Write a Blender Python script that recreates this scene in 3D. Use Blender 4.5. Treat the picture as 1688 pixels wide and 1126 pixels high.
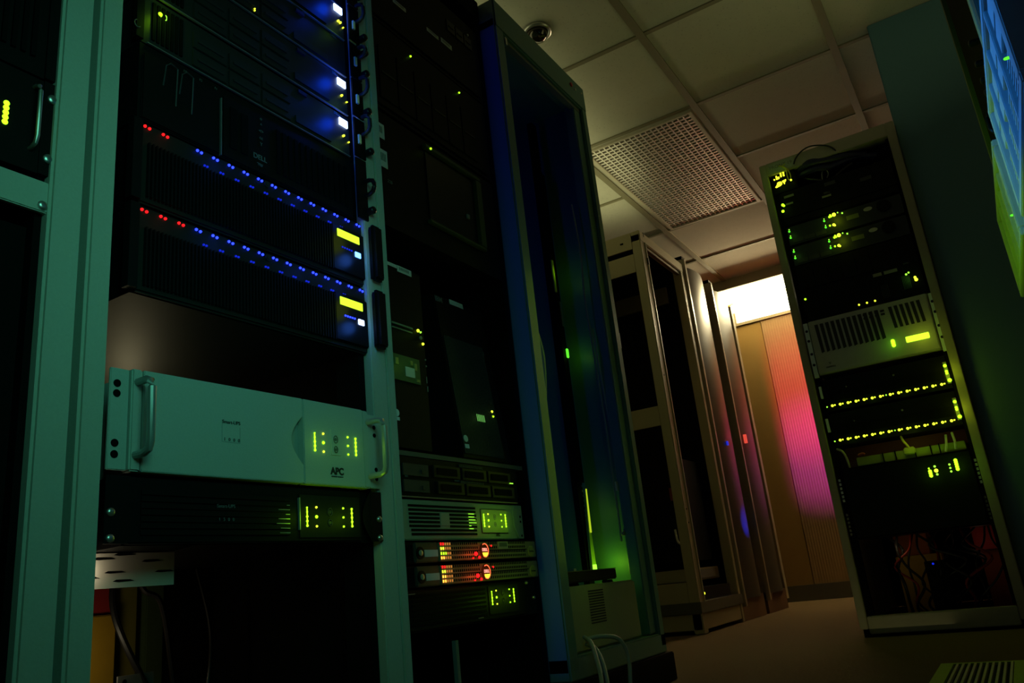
import bpy, bmesh, math, random
from mathutils import Matrix, Vector
random.seed(7)
for o in list(bpy.data.objects):
    bpy.data.objects.remove(o)
SC = bpy.context.scene
COL = SC.collection

# ------------------------------------------------------------------ camera, world, exposure
cam_d = bpy.data.cameras.new('camera')
cam_d.sensor_width = 36.0
cam_d.lens = 1317.6 / 1688 * 36.0
cam_d.clip_start = 0.01
cam_d.clip_end = 60
cam = bpy.data.objects.new('camera', cam_d)
COL.objects.link(cam)
RT = Vector((0.84379092, 0.52664106, -0.1032767))
DN = Vector((-0.24077621, 0.19950374, -0.94985529))
FW = Vector((-0.47962871, 0.82634584, 0.29514209))
M = Matrix.Identity(4)
for i in range(3):
    M[i][0] = RT[i]; M[i][1] = -DN[i]; M[i][2] = -FW[i]
M.translation = (0.93, 0.0, 0.311)
cam.matrix_world = M
SC.camera = cam

world = bpy.data.worlds.new('world')
SC.world = world
world.use_nodes = True
world.node_tree.nodes['Background'].inputs[0].default_value = (0.0, 0.0, 0.0, 1)
world.node_tree.nodes['Background'].inputs[1].default_value = 0.0
SC.view_settings.view_transform = 'Standard'
SC.view_settings.look = 'None'
SC.view_settings.exposure = 0.0
SC.view_settings.gamma = 1.0
SC.view_settings.use_curve_mapping = False
SC.cycles.use_denoising = True
SC.cycles.max_bounces = 6
SC.cycles.sample_clamp_indirect = 2.0
SC.cycles.caustics_reflective = False
SC.cycles.caustics_refractive = False


def lamp(name, kind, loc, power, color, size=0.1, aim=None, size_y=None, cone=60, blend=1.0, spread=None, spec=1.0):
    d = bpy.data.lights.new(name, kind)
    d.energy = power
    d.color = color
    d.specular_factor = spec
    if kind == 'AREA':
        d.size = size
        if size_y:
            d.shape = 'RECTANGLE'; d.size_y = size_y
        if spread:
            d.spread = math.radians(spread)
    else:
        d.shadow_soft_size = size
    if kind == 'SPOT':
        d.spot_size = math.radians(cone); d.spot_blend = blend
    o = bpy.data.objects.new(name, d)
    o.location = loc
    if aim is not None:
        v = Vector(aim) - Vector(loc)
        o.rotation_euler = v.to_track_quat('-Z', 'Y').to_euler()
    COL.objects.link(o)
    return o


TEAL = (0.17, 1.0, 0.68)
WARM = (1.0, 0.80, 0.42)
GREEN = (0.36, 1.0, 0.0)
BLUE = (0.03, 0.10, 1.0)
# unseen teal fill lamp, added beside the camera to light this row
lamp('aisle_teal_fill', 'AREA', (1.05, 0.22, 1.05), 0.64, TEAL, 0.5, (0.0, 0.74, 0.80), 0.6, spread=76)
# unseen uplights added above the racks to brighten the ceiling
lamp('rack_top_fill', 'AREA', (-0.75, 2.9, 2.27), 3.3, (0.95, 0.95, 0.44), 0.5, (-0.75, 2.9, 3.0), 3.0)
lamp('pillar_top_fill', 'AREA', (1.75, 2.7, 2.15), 1.3, (0.92, 0.95, 0.40), 0.4, (1.5, 2.7, 3.0), 2.6)
lamp('aisle_floor_fill', 'AREA', (0.35, 3.2, 0.03), 0.25, (1.0, 0.92, 0.36), 0.6, (0.35, 3.2, 2.5), 1.6)  # fill lamp added on the floor in place of bounced light
# light from the next room, rising through the transom on to the ceiling
lamp('transom_light', 'AREA', (-0.1, 6.56, 2.35), 40.0, WARM, 1.4, (-0.1, 6.30, 3.1), 0.12)
lamp('ceiling_panel_light', 'AREA', (-0.25, 6.25, 2.43), 3.5, WARM, 0.25, (-0.5, 5.35, 2.12), 0.2, spread=70)
lamp('far_wall_light', 'AREA', (0.1, 6.30, 2.43), 1.5, WARM, 1.0, (0.1, 6.50, 0.0), 0.2)
# coloured indicator light out of the back of the right-hand rack, thrown on the door behind it
lamp('rack_rear_pink_glow', 'SPOT', (0.517, 3.87, 1.42), 330.0, (1.0, 0.03, 0.14), 0.012, (-0.18, 6.6, 1.60), cone=28)
lamp('rack_rear_violet_glow', 'SPOT', (0.517, 3.87, 1.25), 260.0, (0.75, 0.05, 0.9), 0.012, (-0.2, 6.6, 1.10), cone=22)
# glow of the disk arrays and power units across the aisle; the blue cabinet lamps are added fill
lamp('disk_array_glow', 'SPOT', (0.30, 1.12, 1.15), 22.0, (0.02, 0.28, 1.0), 0.08, (1.085, 1.36, 1.02), cone=62)
lamp('cabinet_side_fill', 'AREA', (-0.095, 1.799, 1.05), 0.026, (0.0, 0.008, 1.0), 0.045, (-0.095, 1.9, 1.05), 1.9)  # unseen strip lamp added to turn the cabinet's side blue
lamp('cabinet_inside_fill', 'AREA', (-0.32, 1.90, 1.15), 0.10, (0.0, 0.008, 1.0), 0.05, (-0.25, 2.44, 1.15), 1.5)  # unseen lamp added to tint the cabinet's inner wall blue
lamp('power_unit_glow', 'SPOT', (0.30, 1.45, 0.50), 14.0, GREEN, 0.06, (1.085, 1.80, 0.84), cone=70)
# added yellow-green fill for the open cabinet's left post, with no source of its own
lamp('cabinet_post_fill', 'AREA', (0.01, 2.12, 0.82), 0.16, (0.50, 1.0, 0.03), 0.05, (-0.07, 1.86, 0.82), 0.9)


# ------------------------------------------------------------------ materials
MATS = {}


def mat(name, col, rough=0.5, metal=0.0, emit=None, strength=0.0, noise=0.08, scale=40.0, bump=0.0, spec=0.5, alpha=None):
    if name in MATS:
        return MATS[name]
    m = bpy.data.materials.new(name)
    m.use_nodes = True
    nt = m.node_tree
    b = nt.nodes['Principled BSDF']
    b.inputs['Roughness'].default_value = rough
    b.inputs['Metallic'].default_value = metal
    b.inputs['Specular IOR Level'].default_value = spec
    tc = nt.nodes.new('ShaderNodeTexCoord')
    nz = nt.nodes.new('ShaderNodeTexNoise')
    nz.inputs['Scale'].default_value = scale
    nz.inputs['Detail'].default_value = 4
    nt.links.new(tc.outputs['Object'], nz.inputs['Vector'])
    mx = nt.nodes.new('ShaderNodeMix'); mx.data_type = 'RGBA'
    c = Vector(col[:3])
    mx.inputs[6].default_value = (*(c * (1 - noise)), 1)
    mx.inputs[7].default_value = (*[min(1, v * (1 + noise)) for v in c], 1)
    nt.links.new(nz.outputs['Fac'], mx.inputs[0])
    nt.links.new(mx.outputs[2], b.inputs['Base Color'])
    if bump:
        bp = nt.nodes.new('ShaderNodeBump')
        bp.inputs['Strength'].default_value = bump
        bp.inputs['Distance'].default_value = 0.002
        nt.links.new(nz.outputs['Fac'], bp.inputs['Height'])
        nt.links.new(bp.outputs['Normal'], b.inputs['Normal'])
    if emit is not None:
        b.inputs['Emission Color'].default_value = (*emit, 1)
        b.inputs['Emission Strength'].default_value = strength
    MATS[name] = m
    return m


BEIGE = mat('sage_beige_paint', (0.46, 0.50, 0.42), 0.55, bump=0.15, scale=300)
BEIGE_GEAR = mat('pale_grey_plastic', (0.44, 0.52, 0.47), 0.5, bump=0.1, scale=400)
BLACK = mat('black_plastic', (0.006, 0.006, 0.006), 0.5, spec=0.12)
BLACKP = mat('black_paint', (0.004, 0.004, 0.004), 0.7, spec=0.06)
GLOSS = mat('black_gloss_plastic', (0.008, 0.008, 0.008), 0.3, spec=0.25)
DARK = mat('dark_grey_metal', (0.03, 0.03, 0.032), 0.5, 0.3)
CHARC = mat('charcoal_panel', (0.04, 0.042, 0.045), 0.5)
STEEL = mat('zinc_steel', (0.6, 0.6, 0.58), 0.3, 0.9)
BRUSH = mat('brushed_edge', (0.35, 0.35, 0.36), 0.4, 0.6)
WHITE = mat('white_label', (0.75, 0.76, 0.74), 0.6)
PRINT = mat('label_print', (0.12, 0.16, 0.13), 0.7)
GREYTX = mat('grey_lettering', (0.16, 0.16, 0.17), 0.6)
DKTX = mat('dark_lettering', (0.02, 0.025, 0.022), 0.6)
TEALP = mat('teal_green_paint', (0.12, 0.25, 0.23), 0.45, bump=0.1, scale=300)
TAN = mat('tan_paint', (0.50, 0.44, 0.26), 0.5, bump=0.1, scale=300)
OLIVE = mat('grey_olive_paint', (0.36, 0.34, 0.26), 0.5)
GREYP = mat('mid_grey_plastic', (0.26, 0.26, 0.25), 0.5)
CABK = mat('black_cable', (0.012, 0.012, 0.013), 0.45)
CAGR = mat('grey_cable', (0.30, 0.33, 0.30), 0.5)
CAYE = mat('yellow_cable', (0.55, 0.50, 0.05), 0.5)
CABL = mat('blue_cable', (0.008, 0.012, 0.06), 0.5)
CARD = mat('red_cable', (0.35, 0.03, 0.02), 0.5)
YEL = mat('yellow_board', (0.55, 0.33, 0.02), 0.6)
ORANGE = mat('orange_board', (0.45, 0.10, 0.02), 0.6)
RED = mat('red_board', (0.42, 0.03, 0.03), 0.6)
LIME = mat('lime_paint', (0.34, 0.46, 0.04), 0.5)
BLUEP = mat('pale_blue_rail', (0.75, 0.90, 1.0), 0.45)
EGREEN = mat('lit_green_led', (0.1, 0.2, 0.0), emit=(0.36, 1.0, 0.012), strength=2.5)
EGREEN2 = mat('dim_green_led', (0.1, 0.2, 0.0), emit=(0.35, 1.0, 0.05), strength=1.6)
EPURE = mat('pure_green_led', (0.0, 0.2, 0.0), emit=(0.12, 1.0, 0.03), strength=1.2)
EYEL = mat('yellow_led', (0.2, 0.2, 0.0), emit=(0.80, 1.0, 0.03), strength=2.6)
ELCD = mat('lit_green_lcd', (0.1, 0.2, 0.0), emit=(0.56, 1.0, 0.03), strength=1.6)
EBLUE = mat('blue_led', (0.0, 0.0, 0.2), emit=(0.010, 0.022, 1.0), strength=7)
EBLUE2 = mat('dim_blue_led', (0.0, 0.0, 0.2), emit=(0.01, 0.03, 1.0), strength=0.6)
EBLUEW = mat('lit_blue_lcd', (0.0, 0.0, 0.2), emit=(0.42, 0.58, 1.0), strength=5)
ERED = mat('red_led', (0.2, 0.0, 0.0), emit=(1.0, 0.006, 0.008), strength=3)
EORANGE = mat('orange_led', (0.2, 0.05, 0.0), emit=(1.0, 0.30, 0.03), strength=4)


# ------------------------------------------------------------------ mesh helpers (u across, v up, d out of the front)
def B(u0, u1, v0, v1, d0, d1):
    return ('b', u0, u1, v0, v1, d0, d1)


def Cy(u, v, r, d0, d1, n=14, dome=0.0):
    return ('c', u, v, r, d0, d1, n, dome)


def T(pts, r, n=8):
    return ('t', pts, r, n)


def Pl(poly, d0, d1):
    return ('p', poly, d0, d1)


def spline(pts, k=6):
    out = []
    P = [Vector(p) for p in pts]
    P = [2 * P[0] - P[1]] + P + [2 * P[-1] - P[-2]]
    for i in range(1, len(P) - 2):
        a, b, c, d = P[i - 1:i + 3]
        for j in range(k):
            t = j / k
            out.append(0.5 * ((2 * b) + (c - a) * t + (2 * a - 5 * b + 4 * c - d) * t * t + (3 * b - a - 3 * c + d) * t ** 3))
    out.append(P[-2])
    return out


def put(bm, s, f):
    k = s[0]
    if k == 'b':
        _, u0, u1, v0, v1, d0, d1 = s
        vs = [bm.verts.new(f(u, v, d)) for u in (u0, u1) for v in (v0, v1) for d in (d0, d1)]
        for q in ((0, 1, 3, 2), (4, 6, 7, 5), (0, 4, 5, 1), (2, 3, 7, 6), (0, 2, 6, 4), (1, 5, 7, 3)):
            bm.faces.new([vs[i] for i in q])
    elif k == 'c':
        _, u, v, r, d0, d1, n, dome = s
        rings = [(r, d0), (r, d1)]
        if dome:
            rings += [(r * 0.8, d1 + dome * 0.6), (r * 0.4, d1 + dome * 0.92)]
        R = [[bm.verts.new(f(u + rr * math.cos(2 * math.pi * i / n), v + rr * math.sin(2 * math.pi * i / n), dd)) for i in range(n)] for rr, dd in rings]
        for a, b in zip(R, R[1:]):
            for i in range(n):
                bm.faces.new((a[i], a[(i + 1) % n], b[(i + 1) % n], b[i]))
        bm.faces.new(R[0][::-1]); bm.faces.new(R[-1])
    elif k == 't':
        _, pts, r, n = s
        W = [Vector(f(*p)) for p in pts]
        up = Vector((0.13, 0.21, 0.97))
        prev = None
        for i, p in enumerate(W):
            t = (W[min(i + 1, len(W) - 1)] - W[max(i - 1, 0)]).normalized()
            a = t.cross(up)
            if a.length < 1e-3:
                a = t.cross(Vector((1, 0, 0)))
            a.normalize(); b = t.cross(a)
            ring = [bm.verts.new(p + r * (a * math.cos(2 * math.pi * j / n) + b * math.sin(2 * math.pi * j / n))) for j in range(n)]
            if prev:
                for j in range(n):
                    bm.faces.new((prev[j], prev[(j + 1) % n], ring[(j + 1) % n], ring[j]))
            else:
                bm.faces.new(ring[::-1])
            prev = ring
        bm.faces.new(prev)
    elif k == 'p':
        _, poly, d0, d1 = s
        a = [bm.verts.new(f(u, v, d0)) for u, v in poly]
        b = [bm.verts.new(f(u, v, d1)) for u, v in poly]
        n = len(poly)
        bm.faces.new(a[::-1]); bm.faces.new(b)
        for i in range(n):
            bm.faces.new((a[i], a[(i + 1) % n], b[(i + 1) % n], b[i]))


def build(name, shapes, m, f, bevel=0.0, smooth=True):
    bm = bmesh.new()
    for s in shapes:
        put(bm, s, f)
    bmesh.ops.recalc_face_normals(bm, faces=bm.faces)
    if bevel:
        es = [e for e in bm.edges if len(e.link_faces) == 2 and e.calc_face_angle(0) > 0.9]
        bmesh.ops.bevel(bm, geom=es, offset=bevel, segments=2, affect='EDGES', clamp_overlap=True)
    me = bpy.data.meshes.new(name)
    bm.to_mesh(me); bm.free()
    if smooth:
        for p in me.polygons:
            p.use_smooth = True
        try:
            me.set_sharp_from_angle(angle=math.radians(35))
        except Exception:
            pass
    me.materials.append(m)
    o = bpy.data.objects.new(name, me)
    COL.objects.link(o)
    return o


# facing: 'X' = front looks along +x (u is world y); 'S' = front looks along -y (u is world x); 'W' = front looks along -x (u is -world y)
ROT = {'X': math.pi / 2, 'S': 0.0, 'W': -math.pi / 2}


class Unit:
    def __init__(s, name, label, cat, face, plane, u, v, group=None):
        s.u, s.v = u, v
        o = bpy.data.objects.new(name, None)
        o.empty_display_size = 0.05
        loc = {'X': (plane, u, v), 'S': (u, plane, v), 'W': (plane, -u, v)}[face]
        o.location = loc
        o.rotation_euler = (0, 0, ROT[face])
        COL.objects.link(o)
        o['label'] = label; o['category'] = cat
        if group:
            o['group'] = group
        s.o = o

    lean = 0.0

    def f(s, u, v, d):
        return (u - s.u, -d + (v - s.v) * s.lean, v - s.v)

    def add(s, name, shapes, m, parent=None, bevel=0.0, label=None):
        if isinstance(shapes, tuple):
            shapes = [shapes]
        o = build(name, shapes, m, s.f, bevel)
        o.parent = parent or s.o
        if label:
            o['label'] = label
        return o

    def text(s, body, u, v, size, m, d, parent=None, name='lettering', align='CENTER', bold=0.0, rot=0.0):
        cu = bpy.data.curves.new(name, 'FONT')
        cu.body = body; cu.size = size; cu.align_x = align; cu.align_y = 'CENTER'
        cu.extrude = 0.0004; cu.offset = bold
        tmp = bpy.data.objects.new('lettering_source', cu)
        COL.objects.link(tmp)
        bpy.context.view_layer.update()
        me = bpy.data.meshes.new_from_object(tmp.evaluated_get(bpy.context.evaluated_depsgraph_get()))
        bpy.data.objects.remove(tmp)
        me.materials.clear(); me.materials.append(m)
        o = bpy.data.objects.new(name, me)
        COL.objects.link(o)
        o.parent = parent or s.o
        x, y, z = s.f(u, v, d)
        o.location = (x, y, z)
        o.rotation_euler = (math.pi / 2 - math.atan(s.lean), rot, 0)
        return o


def solo(name, label, cat, shapes, m, group=None, bevel=0.0):
    """a thing that is one mesh, in world axes: u = x, v = z, d = -y"""
    o = build(name, shapes, m, lambda u, v, d: (u, -d, v), bevel)
    o['label'] = label; o['category'] = cat
    if group:
        o['group'] = group
    return o


def wtube(pts, r, k=6):
    """tube through world points"""
    return T([(p[0], p[2], -p[1]) for p in spline(pts, k)], r)


def wbox(x0, x1, y0, y1, z0, z1):
    return B(x0, x1, z0, z1, -y1, -y0)


def struct(name, shapes, m, bevel=0.0):
    o = build(name, shapes, m, lambda u, v, d: (u, -d, v), bevel)
    o['kind'] = 'structure'
    return o


# ------------------------------------------------------------------ the room
CEIL = 2.511
WALLY = 6.6


def carpet():
    m = mat('brown_carpet', (0.15, 0.105, 0.05), 0.95, noise=0.35, scale=180, bump=0.8, spec=0.1)
    return m


def tile_mat():
    m = mat('ceiling_tile', (0.66, 0.63, 0.55), 0.9, noise=0.05, scale=30, spec=0.1)
    nt = m.node_tree
    b = nt.nodes['Principled BSDF']
    tc = [n for n in nt.nodes if n.type == 'TEX_COORD'][0]
    v = nt.nodes.new('ShaderNodeTexVoronoi'); v.inputs['Scale'].default_value = 55
    nz = nt.nodes.new('ShaderNodeTexNoise'); nz.inputs['Scale'].default_value = 14; nz.inputs['Detail'].default_value = 5
    r = nt.nodes.new('ShaderNodeValToRGB')
    r.color_ramp.elements[0].position = 0.05; r.color_ramp.elements[0].color = (0.5, 0.5, 0.5, 1)
    r.color_ramp.elements[1].position = 0.22; r.color_ramp.elements[1].color = (1, 1, 1, 1)
    nt.links.new(tc.outputs['Object'], v.inputs['Vector']); nt.links.new(tc.outputs['Object'], nz.inputs['Vector'])
    nt.links.new(v.outputs['Distance'], r.inputs['Fac'])
    mul = nt.nodes.new('ShaderNodeMix'); mul.data_type = 'RGBA'; mul.blend_type = 'MULTIPLY'
    nt.links.new(nz.outputs['Fac'], mul.inputs[0])
    src = b.inputs['Base Color'].links[0].from_socket
    nt.links.new(src, mul.inputs[6]); nt.links.new(r.outputs['Color'], mul.inputs[7])
    nt.links.new(mul.outputs[2], b.inputs['Base Color'])
    return m


def ribbed_mat():
    m = mat('ribbed_door_laminate', (0.42, 0.27, 0.11), 0.55, noise=0.04)
    nt = m.node_tree
    b = nt.nodes['Principled BSDF']
    tc = [n for n in nt.nodes if n.type == 'TEX_COORD'][0]
    w = nt.nodes.new('ShaderNodeTexWave'); w.inputs['Scale'].default_value = 16; w.bands_direction = 'X'
    bp = nt.nodes.new('ShaderNodeBump'); bp.inputs['Strength'].default_value = 0.35; bp.inputs['Distance'].default_value = 0.004
    nt.links.new(tc.outputs['Object'], w.inputs['Vector'])
    nt.links.new(w.outputs['Fac'], bp.inputs['Height']); nt.links.new(bp.outputs['Normal'], b.inputs['Normal'])
    return m


struct('floor', [wbox(-2.2, 3.0, -2.2, 7.0, -0.1, 0.0)], carpet())
# ceiling tiles on a dropped grid; the fixture takes the place of two tiles
FX0, FX1, FY0, FY1 = -0.572, 0.040, 3.565, 4.875
struct('ceiling', [wbox(-2.2, FX0, -2.2, 6.16, 2.515, 2.55), wbox(FX1, 3.0, -2.2, 6.16, 2.515, 2.55),
                   wbox(FX0, FX1, -2.2, FY0, 2.515, 2.55), wbox(FX0, FX1, FY1, 6.16, 2.515, 2.55)], tile_mat())
grid = []
for k in range(-4, 4):
    x = 0.068 + 0.675 * k
    if x < -2.1:
        continue
    grid.append(wbox(x - 0.017, x + 0.017, -2.2, 6.155, CEIL - 0.005, 2.516))
for k in range(-7, 5):
    y = 2.86 + 0.675 * k
    if y > 6.1:
        continue
    for xa, xb in ((-2.2, FX0 - 0.02), (FX1 + 0.02, 3.0)) if FY0 + 0.1 < y < FY1 - 0.1 else ((-2.2, 3.0),):
        grid.append(wbox(xa, xb, y - 0.011, y + 0.011, CEIL - 0.003, 2.516))
struct('trim_1', grid, mat('ceiling_grid', (0.26, 0.23, 0.15), 0.6))
WALLM = mat('ochre_wall_paint', (0.36, 0.22, 0.05), 0.8, bump=0.2, scale=120)
# lowered ceiling along the far wall, with its dark edge strip
struct('trim_2', [wbox(-2.2, 3.0, 6.155, 6.175, 2.435, 2.55)], mat('soffit_edge', (0.42, 0.38, 0.28), 0.7))
struct('ceiling_far', [wbox(-2.2, -0.92, 6.175, 6.6, 2.445, 2.55), wbox(0.85, 3.0, 6.175, 6.6, 2.445, 2.55),
                       wbox(-0.92, 0.85, 6.175, 6.6, 2.50, 2.55)], WALLM)
u = Unit('ceiling_light', 'lit white ceiling panel just above the bright transom, touching the far wall', 'ceiling light', 'S', 6.175, 0.0, 2.445)
u.add('diffuser', B(-0.90, 0.83, 2.447, 2.455, -0.41, -0.01), mat('lit_ceiling_diffuser', (0.9, 0.9, 0.85), emit=(1.0, 0.84, 0.50), strength=1.7))
u.add('frame', [B(-0.92, 0.85, 2.445, 2.50, -0.01, 0.0), B(-0.92, 0.85, 2.445, 2.50, -0.425, -0.41), B(-0.92, -0.90, 2.445, 2.50, -0.41, -0.01), B(0.83, 0.85, 2.445, 2.50, -0.41, -0.01)], TAN)
# far wall, in pieces around the transom
struct('wall_far', [wbox(-2.2, -0.70, 6.6, 6.7, 0, 2.55), wbox(-0.70, 0.85, 6.6, 6.7, 2.445, 2.55),
                    wbox(-0.70, -0.49, 6.6, 6.7, 0, 2.24), wbox(-0.49, 0.85, 6.65, 6.7, 0, 2.24), wbox(0.85, 3.0, 6.6, 6.7, 0, 2.55)], WALLM)
w1 = struct('window_1', [wbox(-0.70, 0.85, 6.585, 6.64, 2.24, 2.263), wbox(-0.70, 0.85, 6.59, 6.64, 2.436, 2.447),
                         wbox(-0.70, -0.68, 6.585, 6.64, 2.263, 2.436), wbox(0.83, 0.85, 6.585, 6.64, 2.263, 2.436)],
            mat('transom_frame', (0.5, 0.42, 0.24), 0.5))
p = struct('window_pane', [wbox(-0.68, 0.83, 6.61, 6.62, 2.263, 2.436)], mat('lit_transom_glass', (0.9, 0.9, 0.8), emit=(1.0, 0.93, 0.68), strength=3.4))
p.parent = w1
d1 = struct('door_1', [wbox(-0.485, 0.62, 6.597, 6.65, 0.10, 2.235)], ribbed_mat())
struct('baseboard_far', [wbox(-2.2, 0.9, 6.575, 6.599, 0.0, 0.115)], mat('grey_baseboard', (0.10, 0.09, 0.06), 0.7))
struct('wall_left', [wbox(-2.3, -2.2, -2.2, 6.7, 0, 2.55)], WALLM)
struct('wall_right', [wbox(3.0, 3.1, -2.2, 6.7, 0, 2.55)], WALLM)
struct('wall_near', [wbox(-2.3, 3.1, -2.3, -2.2, 0, 2.55)], WALLM)
struct('pillar_right', [wbox(0.893, 1.60, 3.46, 3.95, 0, 2.513)], mat('blue_grey_pillar_paint', (0.12, 0.27, 0.35), 0.7, bump=0.1, scale=150), bevel=0.004)
# ceiling light fixture, switched off, with its louvre grid
u = Unit('ceiling_light', 'unlit rectangular ceiling light with a silvery louvre grid, above the tan rack', 'ceiling light', 'S', FY0, (FX0 + FX1) / 2, 2.505)
fr = 0.022
u.add('frame', [B(FX0, FX0 + fr, 2.503, 2.545, -(FY1 - FY0), 0), B(FX1 - fr, FX1, 2.503, 2.545, -(FY1 - FY0), 0),
                B(FX0 + fr, FX1 - fr, 2.503, 2.545, -fr, 0), B(FX0 + fr, FX1 - fr, 2.503, 2.545, -(FY1 - FY0), -(FY1 - FY0) + fr)],
      mat('fixture_frame', (0.62, 0.55, 0.45), 0.5), bevel=0.003)
lv = []
n = 19
for i in range(1, n):
    x = FX0 + fr + (FX1 - FX0 - 2 * fr) * i / n
    lv.append(B(x - 0.0035, x + 0.0035, 2.507, 2.522, -(FY1 - FY0) + fr, -fr))
u.add('louver_long', lv, mat('louver_metal', (0.86, 0.80, 0.76), 0.42, 0.7))
lv = []
n = 40
for i in range(1, n):
    y = fr + (FY1 - FY0 - 2 * fr) * i / n
    lv.append(B(FX0 + fr, FX1 - fr, 2.5085, 2.520, -y - 0.006, -y + 0.006))
u.add('louver_cross', lv, MATS['louver_metal'])
u.add('reflector', [B(FX0 + 0.002, FX1 - 0.002, 2.56, 2.565, -(FY1 - FY0) + 0.002, -0.002), B(FX0 + fr, FX0 + fr + 0.003, 2.535, 2.56, -(FY1 - FY0) + fr, -fr), B(FX1 - fr - 0.003, FX1 - fr, 2.535, 2.56, -(FY1 - FY0) + fr, -fr)], mat('fixture_reflector', (0.9, 0.8, 0.74), 0.4))
u.add('tube_light', [T([(x, 2.548, -0.06), (x, 2.548, -(FY1 - FY0) + 0.06)], 0.011) for x in (FX0 + 0.16, FX1 - 0.16)], mat('unlit_tube', (0.5, 0.42, 0.4), 0.3))

# round chrome fitting in the ceiling
u = Unit('smoke_detector', 'small round chrome ceiling fitting above the grey-green cabinet', 'ceiling fitting', 'S', 2.55, -0.27, CEIL)
ring = []
sd = bpy.data.meshes.new('x'); bpy.data.meshes.remove(sd)


def lathe(u, name, cu, cd, prof, m, n=28, parent=None):
    bm = bmesh.new()
    R = []
    for r, z in prof:
        R.append([bm.verts.new(u.f(cu + r * math.cos(2 * math.pi * i / n), z, cd + r * math.sin(2 * math.pi * i / n))) for i in range(n)])
    for a, b in zip(R, R[1:]):
        for i in range(n):
            bm.faces.new((a[i], a[(i + 1) % n], b[(i + 1) % n], b[i]))
    bm.faces.new(R[-1]); bm.faces.new(R[0][::-1])
    bmesh.ops.recalc_face_normals(bm, faces=bm.faces)
    me = bpy.data.meshes.new(name); bm.to_mesh(me); bm.free()
    for p in me.polygons:
        p.use_smooth = True
    me.materials.append(m)
    o = bpy.data.objects.new(name, me); COL.objects.link(o); o.parent = parent or u.o
    return o


lathe(u, 'trim_ring', -0.27, 0, [(0.055, 2.515), (0.062, 2.508), (0.060, 2.500), (0.050, 2.497), (0.046, 2.502)], STEEL)
lathe(u, 'dome', -0.27, 0, [(0.046, 2.503), (0.044, 2.490), (0.036, 2.476), (0.020, 2.467), (0.004, 2.464)], mat('dark_chrome', (0.10, 0.09, 0.08), 0.12, 0.9))

# slotted air tile in the floor
u = Unit('floor_vent', 'slotted air vent tile in the carpet in front of the right-hand rack', 'floor vent', 'S', 2.50, 0.76, 0.0)
u.add('frame', [B(0.668, 0.699, 0.0, 0.008, -0.02, 0.62), B(0.838, 0.87, 0.0, 0.008, -0.02, 0.62), B(0.699, 0.838, 0.0, 0.008, -0.02, 0.0), B(0.699, 0.838, 0.0, 0.008, 0.60, 0.62)], LIME)
u.add('well', B(0.699, 0.838, -0.001, 0.0012, 0, 0.60), BLACKP)
for i in range(10):
    x = 0.706 + 0.0138 * i
    u.add('slat', B(x, x + 0.0055, 0.001, 0.008, 0.0, 0.60), mat('vent_slat', (0.62, 0.55, 0.42), 0.5))


# ------------------------------------------------------------------ equipment builders
def screw(u, x, v, d=0.0, r=0.006, parent=None):
    o = u.add('screw', Cy(x, v, r, d - 0.002, d + 0.0025, 12, 0.002), STEEL, parent)
    return o


def handle(u, x, v0, v1, d0, out, m, r=0.005, name='handle', lean=0.0):
    k = 0.012
    pts = [(x, v0, d0), (x + lean, v0, d0 + out - k), (x + lean, v0 + k * .3, d0 + out - k * .3), (x + lean, v0 + k, d0 + out), (x + lean, v1 - k, d0 + out), (x + lean, v1 - k * .3, d0 + out - k * .3), (x + lean, v1, d0 + out - k), (x, v1, d0)]
    return u.add(name, T([Vector(p) for p in pts], r, 10), m)


def ups_panel(u, c, v, d, hw=0.047, hh=0.0145, buttons=True, face=None, r=0.0017, tall=True, right=1.0):
    """the status panel of a power unit: two bar graphs, six lamps and two buttons"""
    for s in (-1, 1):
        seg = [Cy(c + s * hw, v + hh * 0.95 * k / 2, (0.0012 if s < 0 and k > 0 else 0.0019), d, d + 0.001, 10, 0.0012) for k in (-2, -1, 0, 1, 2)]
        seg.append(B(c + s * hw - 0.0007, c + s * hw + 0.0007, v - hh * 0.95, v + hh * 0.95, d, d + 0.0012))
        u.add('bar_graph', seg, EGREEN)
        for k in (-1, 0, 1):
            big = 1.5 if (s < 0 and k == 0) else 1.0
            u.add('status_light', Cy(c + s * hw * 0.60, v + hh * k, r * big, d, d + 0.001, 10, 0.0012), EGREEN if big > 1 or s > 0 else EYEL)
    if buttons:
        for k, rr in ((0.55, 0.006), (-0.6, 0.0052)):
            pts = [(c + rr * 0.75 * math.cos(a), v + hh * k + rr * math.sin(a), d + 0.0005) for a in [i * math.pi / 8 for i in range(17)]]
            u.add('button', [T([Vector(p) for p in pts], 0.0009, 6), Cy(c, v + hh * k, rr * 0.45, d, d + 0.0008)], face or BEIGE_GEAR)


def drive_bays(u, x0, x1, v0, v1, n, d, m=None):
    w = (x1 - x0) / n
    for i in range(n):
        a = x0 + w * i
        dr = u.add('drive_bay', [B(a + 0.002, a + w - 0.002, v0, v1, d - 0.01, d + 0.003)], m or GLOSS, bevel=0.001)
        u.add('latch', B(a + 0.01, a + w - 0.01, (v0 + v1) / 2 - 0.003, (v0 + v1) / 2 + 0.001, d + 0.003, d + 0.005), DARK, dr)


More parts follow.
